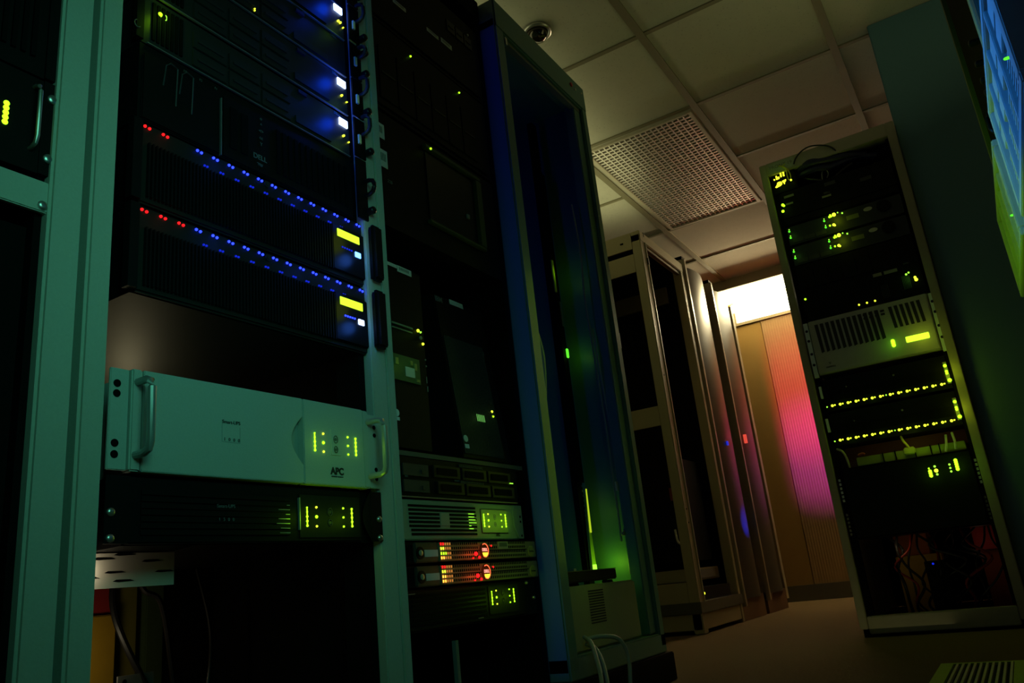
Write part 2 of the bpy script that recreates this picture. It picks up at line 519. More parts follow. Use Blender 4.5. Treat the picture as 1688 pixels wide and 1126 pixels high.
# ------------------------------------------------------------------ rack A and rack B (sage frames)
u = Unit('server_rack', 'sage green open rack frame cut off by the left edge, next to its twin', 'rack', 'X', 0.0, 0.22, 0.0)
for x0, x1 in ((-0.10, -0.052), (0.483, 0.525)):
    po = u.add('post', [B(x0, x1, 0.04, 2.08, -0.05, 0.012)], BEIGE, bevel=0.004)
u.add('mounting_rail', [B(0.474, 0.483, 0.04, 2.08, -0.06, -0.004)], BLACKP)
u.add('mounting_rail', [B(-0.052, -0.038, 0.04, 2.08, -0.06, -0.004)], BLACKP)
u.add('rear_post', [B(x, x + 0.05, 0.04, 2.08, -0.9, -0.85) for x in (-0.10, 0.486)], BLACKP)
u.add('base', [B(-0.10, 0.525, 0.0, 0.06, -0.9, 0.0)], BLACKP)
u.add('top_frame', [B(-0.10, 0.525, 2.05, 2.10, -0.9, 0.0)], BEIGE)
u.add('back_panel', [B(-0.05, 0.486, 0.06, 2.05, -0.88, -0.87)], BLACKP)

u = Unit('server_rack', 'sage green open rack holding the blue-lit disk arrays and pale power unit', 'rack', 'X', 0.0, 0.88, 0.0)
pl = u.add('post', [B(0.535, 0.568, 0.04, 2.08, -0.05, 0.012)], BEIGE, bevel=0.004)
pr = u.add('post', [B(1.070, 1.110, 0.04, 2.08, -0.05, 0.012)], BEIGE, bevel=0.002)
u.add('edge_strip', [B(1.1125, 1.134, 0.04, 2.08, -0.05, 0.012)], BEIGE, pr, bevel=0.002)
u.add('mounting_rail', [B(0.568, 0.575, 0.04, 2.08, -0.06, -0.006)], BLACKP)
u.add('mounting_rail', [B(1.054, 1.070, 0.04, 2.08, -0.06, -0.006)], BLACKP)
u.add('rear_post', [B(x, x + 0.05, 0.04, 2.08, -0.9, -0.85) for x in (1.05,)], BLACKP)
u.add('base', [B(0.535, 1.134, 0.0, 0.06, -0.9, 0.0)], BLACKP)
u.add('top_frame', [B(0.535, 1.134, 2.05, 2.10, -0.9, 0.0)], BEIGE)
u.add('side_panel', [B(1.105, 1.134, 0.06, 2.05, -0.85, -0.05)], BLACKP)
u.add('back_panel', [B(0.70, 1.10, 0.5, 2.05, -0.89, -0.88)], BLACKP)

# rack A equipment
u = Unit('power_unit', 'black unit with one upright green light bar and wire handle, cut by left edge', 'power unit', 'X', 0.0, 0.24, 0.865)
u.add('body', B(-0.035, 0.470, 0.866, 1.000, -0.55, 0.002), BLACK)
u.add('ear', B(0.470, 0.487, 0.866, 1.000, -0.004, 0.004), BLACK)
u.add('bar_graph', [Cy(0.4275, 0.919 + 0.0066 * k, 0.0036, 0.002, 0.003, 10, 0.002) for k in range(5)] + [B(0.4258, 0.4292, 0.919, 0.9455, 0.002, 0.0035)], EGREEN)
handle(u, 0.459, 0.896, 0.985, 0.0, 0.018, mat('satin_wire', (0.45, 0.45, 0.40), 0.35, 0.8), 0.0028)
for v in (0.976, 0.889):
    screw(u, 0.4805, v, 0.004, 0.0065)
u = Unit('blanking_panel', 'narrow sage green filler strip with one screw, below the black unit at far left', 'filler panel', 'X', 0.0, 0.24, 0.813)
u.add('panel', B(-0.05, 0.486, 0.814, 0.856, -0.002, 0.006), BEIGE, bevel=0.0015)
screw(u, 0.477, 0.822, 0.006, 0.006)
u = Unit('rack_server', 'dark server above the green-barred unit, at the top of the left edge', 'server', 'X', 0.0, 0.24, 1.01)
u.add('body', B(-0.035, 0.470, 1.005, 1.24, -0.55, 0.0), BLACK)
u.add('grille', [B(0.33 + 0.012 * i, 0.336 + 0.012 * i, 1.03, 1.21, 0.0, 0.004) for i in range(11)], BLACKP)
u.add('ear', B(0.470, 0.487, 1.005, 1.24, -0.004, 0.004), BLACK)
u = Unit('rack_server', 'unlit black chassis below the filler strip at far left', 'server', 'X', 0.0, 0.24, 0.1)
u.add('body', B(-0.035, 0.474, 0.07, 0.80, -0.55, -0.02), BLACKP)
u.add('bezel', B(0.0, 0.44, 0.09, 0.78, -0.02, -0.012), BLACK, bevel=0.003)

# rack B: four two-unit servers at the top
SRV = mat('server_black_plastic', (0.022, 0.022, 0.024), 0.42, spec=0.3)


def top_server(v0, label, lcd=True, leds=1, left_led=False, marks=False):
    v1 = v0 + 0.0885
    u = Unit('rack_server', label, 'server', 'X', 0.0, 0.82, v0, 'black servers at the top of the sage rack')
    u.add('body', B(0.602, 1.052, v0 + 0.001, v1, -0.6, 0.0), SRV)
    u.add('ear', B(0.592, 0.604, v0 + 0.002, v1, -0.004, 0.006), BLACK)
    u.add('ear', B(1.052, 1.082, v0 + 0.002, v1 - 0.001, 0.0125, 0.016), BLACKP)
    u.add('chassis_edge', B(0.612, 1.05, v0 + 0.001, v0 + 0.0024, -0.02, 0.004), BRUSH)
    for r in range(2):
        drive_bays(u, 0.69, 0.90, v0 + 0.008 + r * 0.034, v0 + 0.038 + r * 0.034, 3, 0.0, SRV)
    u.add('disc_drive', [B(0.91, 1.0, v0 + 0.012, v0 + 0.026, -0.01, 0.003)], DARK)
    u.add('video_port', [B(0.917, 0.938, v0 + 0.077, v0 + 0.084, 0.0, 0.004)], CABL)
    u.add('vent', [B(0.62 + 0.008 * i, 0.625 + 0.008 * i, v0 + 0.012, v0 + 0.08, 0, 0.003) for i in range(7)], BLACKP)
    if lcd:
        u.add('display', B(1.0235, 1.0475, v0 + 0.062, v0 + 0.079, 0.0, 0.004), EBLUEW, bevel=0.0015)
    for k in range(leds):
        u.add('status_light', Cy(1.035 + 0.006 * k, v0 + 0.0415 - 0.0005 * k, 0.0022, 0.0, 0.003, 10, 0.002), EYEL)
    if lcd:
        u.add('activity_light', Cy(1.049, v0 + 0.0335, 0.0014, 0.0, 0.003, 10, 0.001), EYEL)
    u.add('usb_port', B(1.060, 1.066, v0 + 0.030, v0 + 0.050, 0.016, 0.020), mat('port_shell', (0.7, 0.7, 0.6), 0.4, 0.3))
    handle(u, 1.075, v0 + 0.056, v0 + 0.096 if lcd else v0 + 0.08, 0.016, 0.020, SRV, 0.0042)
    for v in (v0 + 0.036, v0 + 0.010):
        pass
    for v in (v0 + 0.020,) + ((v0 + 0.116 - 0.046,) if not lcd else ()):
        u.add('thumbscrew', Cy(1.086, v, 0.0075, 0.012, 0.028, 14, 0.003), GLOSS)
    u.text('DELL', 1.02, v0 + 0.088 - 0.004, 0.008, GREYTX, 0.001)
    if not lcd:
        u.add('status_light', [Cy(0.816, v0 + 0.011, 0.0012, 0.003, 0.005, 8, 0.001), Cy(0.816, v0 + 0.015, 0.0012, 0.003, 0.005, 8, 0.001)], EYEL)
        u.add('edge_glint', B(1.048, 1.068, v0 + 0.082, v0 + 0.086, 0.0165, 0.018), mat('yellow_glint', (0.35, 0.36, 0.12), 0.4, 0.5))  # yellow light on the ear edge, put in as a coloured strip
    if left_led:
        u.add('lock_ring', T([(0.593 + 0.005 * math.cos(a), v0 + 0.022 + 0.006 * math.sin(a), 0.007) for a in [math.pi * 0.6 + i * math.pi / 10 for i in range(13)]], 0.0008, 6), STEEL)
        u.add('power_light', Cy(0.632, v0 + 0.065, 0.0036, 0.0, 0.003, 12, 0.003), EGREEN)
        u.add('ring_light', T([(0.642 + 0.0022 * math.cos(a), v0 + 0.0655 + 0.0045 * math.sin(a), 0.002) for a in [i * math.pi / 8 for i in range(17)]], 0.0007, 6), EGREEN2)
    return u


top_server(1.414, 'black server with a blue-lit display, topmost of the rack beside the sage post', leds=2)
top_server(1.3255, 'black server without a lit display, between two blue-lit servers', lcd=False, leds=0)
top_server(1.236, 'black server with a blue-lit display, second of three, without a green light at left')
top_server(1.1445, 'black server with a blue-lit display and a green power light at its far left', left_led=True)
u = Unit('rack_server', 'black chassis at the very top of the sage rack, above the blue-lit servers', 'server', 'X', 0.0, 0.82, 1.504)
u.add('body', B(0.602, 1.052, 1.505, 1.72, -0.6, 0.0), BLACK)
u.add('ear', B(1.052, 1.082, 1.506, 1.72, 0.0125, 0.016), BLACK)
u.add('thumbscrew', Cy(1.086, 1.542, 0.0075, 0.012, 0.028, 14, 0.003), GLOSS)
u.add('bezel', B(0.62, 1.03, 1.515, 1.70, 0.0, 0.006), BLACK, bevel=0.002)

# lettered three-unit chassis
u = Unit('rack_server', 'tall black chassis with pale icons and a brand badge, above the upper disk array', 'server', 'X', 0.0, 0.82, 1.011)
u.add('body', B(0.602, 1.052, 1.012, 1.143, -0.6, 0.0), BLACK)
u.add('ear', B(1.052, 1.080, 1.013, 1.142, 0.0125, 0.016), BLACK)
u.add('chassis_edge', B(0.745, 0.7462, 1.014, 1.119, 0.0, 0.005), BRUSH)
u.add('left_cover', B(0.606, 0.744, 1.014, 1.128, 0.0, 0.004), BLACK, bevel=0.002)
u.add('right_cover', B(0.748, 1.05, 1.014, 1.128, 0.0, 0.004), BLACK, bevel=0.002)
for a in (0.640, 0.668):
    u.add('grip', T([Vector(p) for p in ((a, 1.085, 0.004), (a, 1.118, 0.010), (a + 0.008, 1.126, 0.010), (a + 0.02, 1.122, 0.010), (a + 0.022, 1.06, 0.004))], 0.0012, 6), CHARC)
u.add('slot', [B(0.762 + 0.022 * i, 0.776 + 0.022 * i, 1.035, 1.11, 0.004, 0.006) for i in range(2)], BLACKP)
u.add('vent', [B(0.86 + 0.014 * i, 0.868 + 0.014 * i, 1.03, 1.115, 0.004, 0.006) for i in range(13)], BLACKP)
u.text('DELL', 0.824, 1.043, 0.013, GREYTX, 0.0045, bold=0.0002)
u.text('__', 0.824, 1.037, 0.013, GREYTX, 0.0045)
u.text('1950', 0.824, 1.029, 0.005, GREYTX, 0.0045)
for i, (a, b) in enumerate((('o', ''), ('^', ''), ('<', '>'), ('c', 'c'), ('Y', ''))):
    u.text(a + b, 0.827, 1.120 - 0.0125 * i, 0.009, GREYTX, 0.0045, name='icon')
for i, s in enumerate(('13', '12', '11')):
    u.text(s, 0.679 + 0.029 * i, 1.1335, 0.006, GREYTX, 0.001)
handle(u, 1.075, 1.066, 1.096, 0.016, 0.022, GLOSS, 0.0045)
u.add('thumbscrew', Cy(1.082, 1.034, 0.0075, 0.012, 0.028, 14, 0.003), GLOSS)


# the two disk arrays
def disk_array(v0, label, reds):
    u = Unit('disk_array', label, 'disk array', 'X', 0.0, 0.84, v0, 'black disk arrays in the sage rack')
    u.add('body', B(0.604, 1.056, v0 + 0.001, v0 + 0.132, -0.5, -0.004), BLACK)
    bz = u.add('bezel', B(0.606, 1.072, v0 + 0.002, v0 + 0.131, -0.004, 0.004), mat('smoky_bezel', (0.016, 0.014, 0.012), 0.45, spec=0.25), bevel=0.003)
    u.add('ear', B(0.592, 0.606, v0 + 0.004, v0 + 0.130, -0.004, 0.010), BLACK)
    u.add('rib_grille', [B(0.617 + 0.0062 * i, 0.6195 + 0.0062 * i, v0 + 0.012, v0 + 0.098, 0.004, 0.010) for i in range(60)], BLACK, bz)
    for i in range(16):
        x = 0.616 + 0.0296 * i
        if i < reds:
            m = ERED
        elif i < 3:
            continue
        else:
            m = EBLUE
        u.add('drive_light', [Cy(x - 0.0036, v0 + 0.1245, 0.0021, 0.004, 0.005, 10, 0.002), Cy(x + 0.0036, v0 + 0.1235, 0.0021, 0.004, 0.005, 10, 0.002)], m)
        if m is EBLUE and i < 14:
            u.add('light_pipe', [B(x + 0.008 + 0.005 * k, x + 0.0105 + 0.005 * k, v0 + 0.1025, v0 + 0.105, 0.004, 0.0065) for k in range(2)], EBLUE2)
    u.add('lock', [Cy(0.838, v0 + 0.121, 0.0058, 0.004, 0.006, 14), Cy(0.838, v0 + 0.121, 0.003, 0.006, 0.007, 10)], DARK)
    pn = u.add('control_panel', B(0.985, 1.071, v0 + 0.012, v0 + 0.104, 0.004, 0.009), GLOSS, bevel=0.003)
    u.add('display', B(0.997, 1.056, v0 + 0.080, v0 + 0.0955, 0.009, 0.0105), ELCD, pn, bevel=0.001)
    u.add('power_light', [B(1.042, 1.058, v0 + 0.052, v0 + 0.063, 0.009, 0.011)], EBLUEW if reds > 2 else mat('blue_button', (0, 0, 0.2), emit=(0.1, 0.35, 1.0), strength=5), pn, bevel=0.002)
    u.add('status_light', [B(1.008 + 0.006 * k, 1.011 + 0.006 * k, v0 + 0.060, v0 + 0.0625, 0.009, 0.0105) for k in range(5)], EBLUE if reds > 2 else EBLUE2, pn)
    u.add('end_cap', B(1.074, 1.104, v0 + 0.012, v0 + 0.126, 0.0125, 0.030), BLACK, bevel=0.006)
    return u


disk_array(0.877, 'upper black disk array with two pairs of red lights and a blue light row', 2)
disk_array(0.7435, 'lower black disk array with three pairs of red lights and a blue light row', 3)
for v in (1.0, 0.866):
    for x in (0.75, 0.92, 1.02):
        lamp('drive_light_glow', 'POINT', (0.035, x, v), 0.010, BLUE, 0.015)
    lamp('display_glow', 'POINT', (0.05, 1.035, v - 0.035), 0.012, (0.7, 1.0, 0.05), 0.02)
    lamp('button_glow', 'POINT', (0.035, 1.045, v - 0.07), 0.03, (0.05, 0.2, 1.0), 0.012)
    lamp('fault_light_glow', 'POINT', (0.03, 0.65, v), 0.0015, (1.0, 0.1, 0.05), 0.015)
for v in (1.485, 1.307, 1.2155):
    lamp('server_display_glow', 'POINT', (0.022, 1.015, v - 0.003), 0.075, (0.0, 0.05, 1.0), 0.012)
    lamp('server_light_glow', 'POINT', (0.03, 1.045, v - 0.035), 0.004, GREEN, 0.012)
lamp('server_power_glow', 'POINT', (0.022, 0.634, 1.2095), 0.02, GREEN, 0.008)

# warm-lit plate at the back, seen through the gap below the arrays
u = Unit('cover_plate', 'warm-lit bare metal plate at the back, seen in the gap under the disk arrays', 'panel', 'X', -0.50, 0.95, 0.60)
u.add('plate', B(0.80, 1.10, 0.50, 0.88, -0.01, 0.0), mat('bare_plate', (0.40, 0.36, 0.27), 0.5, bump=0.2, scale=250))
u.add('bracket', [B(0.84, 0.97, 0.825, 0.835, 0.0, 0.03), B(0.86, 0.868, 0.80, 0.83, 0.0, 0.02)], STEEL)
lamp('rear_bay_light', 'POINT', (-0.44, 0.89, 0.655), 0.18, (1.0, 0.86, 0.48), 0.02)

# pale three-unit power unit
u = Unit('power_unit', 'wide pale grey power unit with two bar handles, under the disk arrays', 'power unit', 'X', 0.0, 0.82, 0.498)
u.add('body', B(0.606, 1.050, 0.500, 0.628, -0.55, 0.004), BEIGE_GEAR)
el = u.add('ear', B(0.570, 0.5955, 0.500, 0.629, 0.0125, 0.017), BEIGE_GEAR, bevel=0.001)
er = u.add('ear', B(1.044, 1.072, 0.500, 0.628, 0.0125, 0.017), BEIGE_GEAR, bevel=0.001)
for v in (0.609, 0.596, 0.533, 0.519):
    u.add('slot_hole', Cy(0.579, v, 0.005, 0.0165, 0.0178, 14), BLACKP, el)
for v in (0.606, 0.592, 0.532, 0.516):
    u.add('slot_hole', Cy(1.0605, v, 0.0038, 0.0165, 0.0178, 14), BLACKP, er)
u.add('end_block', B(0.5965, 0.6115, 0.499, 0.6305, 0.004, 0.022), BEIGE_GEAR, bevel=0.002)
# front cover with the scooped finger recess at its right end
arc = [(0.888 - 0.024 * math.sin(math.pi * i / 12), 0.604 - 0.077 * i / 12) for i in range(13)]
poly = [(0.6128, 0.499), (0.6128, 0.6305), (0.888, 0.6325), (0.888, 0.604)] + arc[1:-1] + [(0.888, 0.527), (0.888, 0.499)]
fc = u.add('front_cover', Pl(poly, 0.004, 0.022), BEIGE_GEAR, bevel=0.001)
u.add('finger_recess', Pl([(0.8885, 0.604)] + arc[1:-1] + [(0.8885, 0.527)], 0.004, 0.010), mat('recess_plastic', (0.30, 0.37, 0.33), 0.6))
cp = u.add('control_panel', B(0.8893, 1.0265, 0.499, 0.6325, 0.004, 0.022), BEIGE_GEAR, bevel=0.0012)
u.add('end_block', B(1.0278, 1.0435, 0.499, 0.6325, 0.004, 0.020), BEIGE_GEAR, bevel=0.002)
handle(u, 0.604, 0.519, 0.613, 0.022, 0.030, mat('grey_bar', (0.34, 0.38, 0.36), 0.4, 0.5), 0.0052)
handle(u, 1.040, 0.519, 0.613, 0.020, 0.034, mat('satin_bar', (0.60, 0.60, 0.52), 0.35, 0.6), 0.0052, lean=0.004)
ups_panel(u, 0.959, 0.566, 0.022, face=mat('dark_button', (0.10, 0.13, 0.11), 0.5))
u.add('button_plate', [B(0.9480, 0.9492, 0.549, 0.590, 0.022, 0.0232), B(0.9480, 0.970, 0.548, 0.5492, 0.022, 0.0232)], mat('bright_edge', (0.5, 0.56, 0.5), 0.5))
u.text('APC', 0.960, 0.5215, 0.0155, DKTX, 0.0224, bold=0.0006)
u.text('LEGENDARY RELIABILITY', 0.960, 0.513, 0.0024, DKTX, 0.0224)
u.text('Smart-UPS', 0.7505, 0.5775, 0.0072, DKTX, 0.0224)
u.add('badge', [B(0.7345, 0.735, 0.549, 0.580, 0.022, 0.0224), B(0.7345, 0.766, 0.5488, 0.5493, 0.022, 0.0224), B(0.7655, 0.766, 0.549, 0.572, 0.022, 0.0224)], mat('badge_line', (0.25, 0.31, 0.28), 0.6))
for i, s in enumerate('1000'):
    u.text(s, 0.739 + 0.0082 * i, 0.5525, 0.0065, DKTX, 0.0224)
lamp('pale_panel_glow', 'POINT', (0.05, 0.912, 0.563), 0.0028, GREEN, 0.008)
lamp('pale_panel_glow', 'POINT', (0.05, 1.004, 0.566), 0.0025, GREEN, 0.008)
lamp('pale_panel_glow', 'POINT', (0.065, 0.955, 0.563), 0.003, GREEN, 0.01)

# black two-unit power unit
u = Unit('power_unit', 'black power unit with bright green light bars, directly below the pale one', 'power unit', 'X', 0.0, 0.82, 0.41)
u.add('body', B(0.604, 1.052, 0.411, 0.495, -0.40, 0.0), BLACK)
fc = u.add('front_cover', B(0.604, 1.024, 0.412, 0.494, 0.0, 0.012), BLACK, bevel=0.002)
u.add('ear', B(0.572, 0.604, 0.412, 0.494, 0.0125, 0.015), BLACK)
u.add('ear', B(1.046, 1.072, 0.412, 0.494, 0.0125, 0.015), BLACK)
u.add('slats', [B(0.62, 0.866, 0.4225 + 0.0083 * i, 0.4285 + 0.0083 * i, 0.012, 0.0145) for i in range(7)], BLACK, fc)
rd = random.Random(3)
for i in range(7):
    L = (0.006, 0.022, 0.008, 0.022, 0.026, 0.018, 0.020)[i]
    u.add('slat_glint', B(0.864 - L, 0.864, 0.4250 + 0.0066 * (6 - i) * 1.02, 0.4259 + 0.0066 * (6 - i) * 1.02, 0.0145, 0.0150), mat('slat_glint_strip', (0.65, 0.7, 0.6), 0.3, 0.6), fc)  # glints of the green lights on the slats, modelled as pale strips
pn = u.add('control_panel', B(0.884, 1.018, 0.418, 0.484, 0.012, 0.0135), mat('olive_black_panel', (0.010, 0.011, 0.010), 0.5, spec=0.2), bevel=0.002)
u.add('panel_edge', B(0.8825, 0.884, 0.430, 0.478, 0.012, 0.016), mat('panel_edge', (0.5, 0.55, 0.4), 0.4, 0.5))
ups_panel(u, 0.949, 0.450, 0.0135, 0.0495, face=CHARC)
u.add('end_scallop', Pl([(1.046, 0.492)] + [(1.046 - 0.020 * math.sin(math.pi * i / 10), 0.492 - 0.079 * i / 10) for i in range(1, 10)] + [(1.046, 0.413)], 0.012, 0.0135), GLOSS)
for x, v in ((0.5785, 0.449), (0.579, 0.418), (1.063, 0.448), (1.063, 0.417)):
    screw(u, x, v, 0.015, 0.0052)
u.text('Smart-UPS', 0.748, 0.461, 0.007, GREYTX, 0.0150)
for i, s in enumerate('1500'):
    u.text(s, 0.737 + 0.0078 * i, 0.443, 0.0065, GREYTX, 0.0150)
for x, e in ((0.90, 0.014), (0.998, 0.014), (0.949, 0.004)):
    lamp('black_panel_glow', 'POINT', (0.045, x, 0.450), e, GREEN, 0.008)

# low part of rack B: slotted steel shelf, coloured boxes, cables
u = Unit('support_rail', 'bright slotted steel rail right under the black power unit, behind the left sage post', 'rail', 'X', -0.07, 0.70, 0.366)
u.add('lip', B(0.570, 0.73, 0.366, 0.4095, -0.003, 0.0), mat('bright_steel', (0.75, 0.72, 0.6), 0.35, 0.3))
u.add('flange', B(0.570, 0.73, 0.406, 0.4095, -0.30, -0.003), STEEL)
for x0, v in ((0.585, 0.395), (0.612, 0.402), (0.640, 0.407), (0.592, 0.379), (0.628, 0.385), (0.640, 0.374), (0.680, 0.398), (0.70, 0.384)):
    u.add('slot', Pl([(x0, v), (x0 + 0.008, v - 0.0010), (x0 + 0.030, v), (x0 + 0.024, v + 0.002), (x0 + 0.005, v + 0.0022)], 0.0, 0.0006), BLACKP)
lamp('support_rail_fill', 'POINT', (-0.056, 0.600, 0.388), 0.03, (1.0, 0.86, 0.6), 0.006)  # hidden warm lamp added to brighten the rail
lamp('low_box_fill', 'POINT', (-0.45, 0.84, 0.27), 0.10, (1.0, 0.84, 0.5), 0.02)  # hidden warm lamp added to light the coloured boxes
solo('storage_box', 'yellow box low behind the left sage post, beside the dark cable', 'box', [wbox(-0.66, -0.56, 0.90, 0.965, 0.10, 0.345)], YEL, bevel=0.002)
solo('storage_box', 'dark red box just under the bright slotted shelf', 'box', [wbox(-0.68, -0.57, 0.90, 0.97, 0.346, 0.43)], RED, bevel=0.002)
solo('storage_box', 'tall olive panel box right of the yellow box, under the slotted shelf', 'box', [wbox(-0.70, -0.60, 0.985, 1.035, 0.06, 0.43)], mat('olive_card', (0.30, 0.27, 0.05), 0.6), bevel=0.002)
solo('storage_box', 'dim green panel box standing right of the olive one', 'box', [wbox(-0.70, -0.60, 1.055, 1.095, 0.06, 0.43)], mat('green_card', (0.10, 0.16, 0.06), 0.6), bevel=0.002)
solo('power_cable', 'thick black cable hanging down in front of the yellow box', 'cable', [wtube([(-0.48, 0.905, 0.42), (-0.48, 0.905, 0.36), (-0.47, 0.92, 0.30), (-0.46, 0.96, 0.22), (-0.46, 1.0, 0.16), (-0.46, 1.02, 0.062)], 0.006)], CABK)
solo('power_cable', 'black cable slanting in front of the olive and green boxes', 'cable', [wtube([(-0.48, 0.945, 0.42), (-0.47, 0.96, 0.38), (-0.46, 0.99, 0.35), (-0.46, 1.02, 0.20), (-0.46, 1.04, 0.062)], 0.005)], CABK)
solo('signal_cable', 'thin dark cable curving down in the empty bay of the sage rack', 'cable', [wtube([(-0.40, 1.02, 0.41), (-0.38, 1.035, 0.30), (-0.38, 1.03, 0.2), (-0.38, 1.0, 0.062)], 0.003)], CABK)
u = Unit('cable_bracket', 'small punched bracket at the foot of the slanting black cable', 'bracket', 'X', -0.46, 0.94, 0.215)
u.add('plate', B(0.905, 0.975, 0.218, 0.238, 0.0, 0.003), mat('dull_zinc', (0.30, 0.30, 0.27), 0.5, 0.3))
u.add('slot_hole', [Cy(0.918, 0.228, 0.004, 0.0028, 0.0036), Cy(0.955, 0.228, 0.004, 0.0028, 0.0036)], BLACKP)

# ------------------------------------------------------------------ rack C (black frame) and its equipment, front plane x = -0.12
CX = -0.12
u = Unit('server_rack', 'black rack between the sage rack and the grey-green cabinet', 'rack', 'X', CX, 1.52, 0.0)
for x0, x1 in ((1.20, 1.245), (1.795, 1.822)):
    u.add('post', B(x0, x1, 0.06, 2.06, -0.06, -0.004), BLACKP)
u.add('rear_post', [B(x, x + 0.04, 0.06, 2.06, -0.85, -0.80) for x in (1.20, 1.78)], BLACKP)
u.add('top_frame', B(1.20, 1.822, 2.02, 2.09, -0.85, 0.0), BLACKP)
u.add('base', B(1.20, 1.822, 0.0, 0.06, -0.85, 0.0), DARK)
u.add('base_lip', B(1.25, 1.80, 0.06, 0.066, -0.12, -0.10), BRUSH)
u.add('side_panel', [B(1.18, 1.20, 0.06, 2.05, -0.85, -0.06), B(1.80, 1.82, 0.06, 2.05, -0.80, -0.06)], BLACKP)
u.add('back_panel', B(1.24, 1.78, 0.06, 2.05, -0.84, -0.83), BLACKP)
u.add('support_strut', B(1.482, 1.492, 0.066, 0.22, -0.04, -0.03), GREYP)
u.add('shelf', B(1.25, 1.79, 0.602, 0.612, -0.6, 0.0), mat('shelf_edge', (0.12, 0.12, 0.10), 0.5))
u.add('divider', B(1.39, 1.705, 1.03, 1.12, -0.31, -0.30), CHARC)


def tag_label(u, x0, x1, v0, v1, d=0.004, lean=0.0):
    p = u.add('paper_label', B(x0, x1, v0, v1, d, d + 0.0006), WHITE)
    u.add('barcode', [B(x0 + (x1 - x0) * (0.15 + 0.10 * i), x0 + (x1 - x0) * (0.15 + 0.10 * i + 0.05), v0 + (v1 - v0) * .35, v1 - (v1 - v0) * .2, d + 0.0006, d + 0.0009) for i in range(7)], PRINT, p)


u = Unit('rack_server', 'tall black server with three white labels along its top edge, in the black rack', 'server', 'X', CX, 1.52, 1.70)
u.add('body', B(1.25, 1.79, 1.70, 1.955, -0.6, 0.0), BLACK)
u.add('bezel', B(1.27, 1.77, 1.71, 1.94, 0.0, 0.004), BLACK, bevel=0.002)
tag_label(u, 1.378, 1.432, 1.796, 1.808)
tag_label(u, 1.522, 1.576, 1.797, 1.808)
tag_label(u, 1.588, 1.640, 1.80, 1.815)
u.add('screw', Cy(1.733, 1.910, 0.004, 0.004, 0.006, 10, 0.002), STEEL)
drive_bays(u, 1.62, 1.75, 1.86, 1.90, 3, 0.004)
u = Unit('rack_server', 'black server with two tiny green lights at the level of the chrome fitting', 'server', 'X', CX, 1.52, 1.44)
u.add('body', B(1.25, 1.79, 1.44, 1.695, -0.6, 0.0), BLACK)
u.add('bezel', B(1.27, 1.77, 1.45, 1.685, 0.0, 0.004), BLACK, bevel=0.002)
u.add('status_light', Cy(1.436, 1.661, 0.0026, 0.004, 0.006, 10, 0.002), EGREEN)
u.add('status_light', Cy(1.655, 1.667, 0.0026, 0.004, 0.006, 10, 0.002), EGREEN)
u.add('paper_label', B(1.533, 1.542, 1.530, 1.545, 0.004, 0.005), CHARC)
drive_bays(u, 1.30, 1.72, 1.47, 1.62, 6, 0.004, BLACK)
u = Unit('monitor', 'black monitor with an olive-lit frame on the right, mid-height in the black rack', 'monitor', 'X', CX, 1.56, 1.13)
u.add('housing', B(1.25, 1.79, 1.13, 1.43, -0.35, 0.0), BLACK)
u.add('frame', [B(1.46, 1.71, 1.40, 1.413, 0.0, 0.012), B(1.684, 1.712, 1.20, 1.40, 0.0, 0.012), B(1.46, 1.71, 1.19, 1.20, 0.0, 0.012)], mat('green_lit_frame', (0.04, 0.06, 0.02), 0.5), bevel=0.002)  # green light on the frame is put into its colour
u.add('screen', B(1.47, 1.682, 1.205, 1.395, 0.0, 0.003), GLOSS)
u.add('power_light', Cy(1.481, 1.404, 0.0028, 0.012, 0.014, 10, 0.002), EGREEN)
u.add('control_knob', B(1.634, 1.645, 1.266, 1.278, 0.003, 0.007), GREYP)
tag_label(u, 1.268, 1.308, 1.352, 1.392)
tag_label(u, 1.285, 1.313, 1.276, 1.322)
u.text('320', 1.318, 1.245, 0.012, GREYTX, 0.0045)

# tower servers on the shelf
u = Unit('tower_server', 'black tower server with two green lights, partly behind the sage post', 'tower server', 'X', CX - 0.005, 1.33, 0.612)
u.add('case', B(1.26, 1.42, 0.613, 1.045, -0.5, -0.006), BLACK, bevel=0.004)
fr_ = u.add('front_panel', B(1.262, 1.418, 0.615, 1.043, -0.006, 0.002), BLACK, bevel=0.004)
tag_label(u, 1.332, 1.383, 1.026, 1.041, 0.002)
u.add('paper_label', B(1.268, 1.330, 1.032, 1.040, 0.002, 0.003), WHITE)
u.add('status_light', Cy(1.392, 0.896, 0.0036, 0.002, 0.004, 10, 0.002), EYEL)
u.add('status_light', Cy(1.401, 0.894, 0.0022, 0.002, 0.004, 10, 0.002), EGREEN2)
u.add('status_light', Cy(1.407, 0.867, 0.0030, 0.002, 0.004, 10, 0.002), EYEL)
u.add('power_button', Cy(1.400, 0.880, 0.0042, 0.002, 0.005, 14, 0.001), GREYP)
u.add('drive_slot', [B(1.30, 1.372, 0.894, 0.898, 0.002, 0.004), B(1.30, 1.37, 0.884, 0.887, 0.002, 0.004)], mat('drive_trim', (0.25, 0.30, 0.2), 0.4))
cd = u.add('card_window', B(1.292, 1.386, 0.766, 0.824, 0.002, 0.005), mat('green_board', (0.10, 0.16, 0.06), 0.4), label='dim green circuit card with a white sticker')
u.add('paper_label', B(1.334, 1.366, 0.778, 0.800, 0.005, 0.006), WHITE, cd)
u.add('chip', [B(1.352, 1.360, 0.806, 0.816, 0.005, 0.007), B(1.366, 1.374, 0.796, 0.812, 0.005, 0.007), B(1.30, 1.31, 0.80, 0.815, 0.005, 0.007), B(1.37, 1.382, 0.770, 0.776, 0.005, 0.007)], mat('chip_gold', (0.5, 0.5, 0.2), 0.4, 0.5), cd)
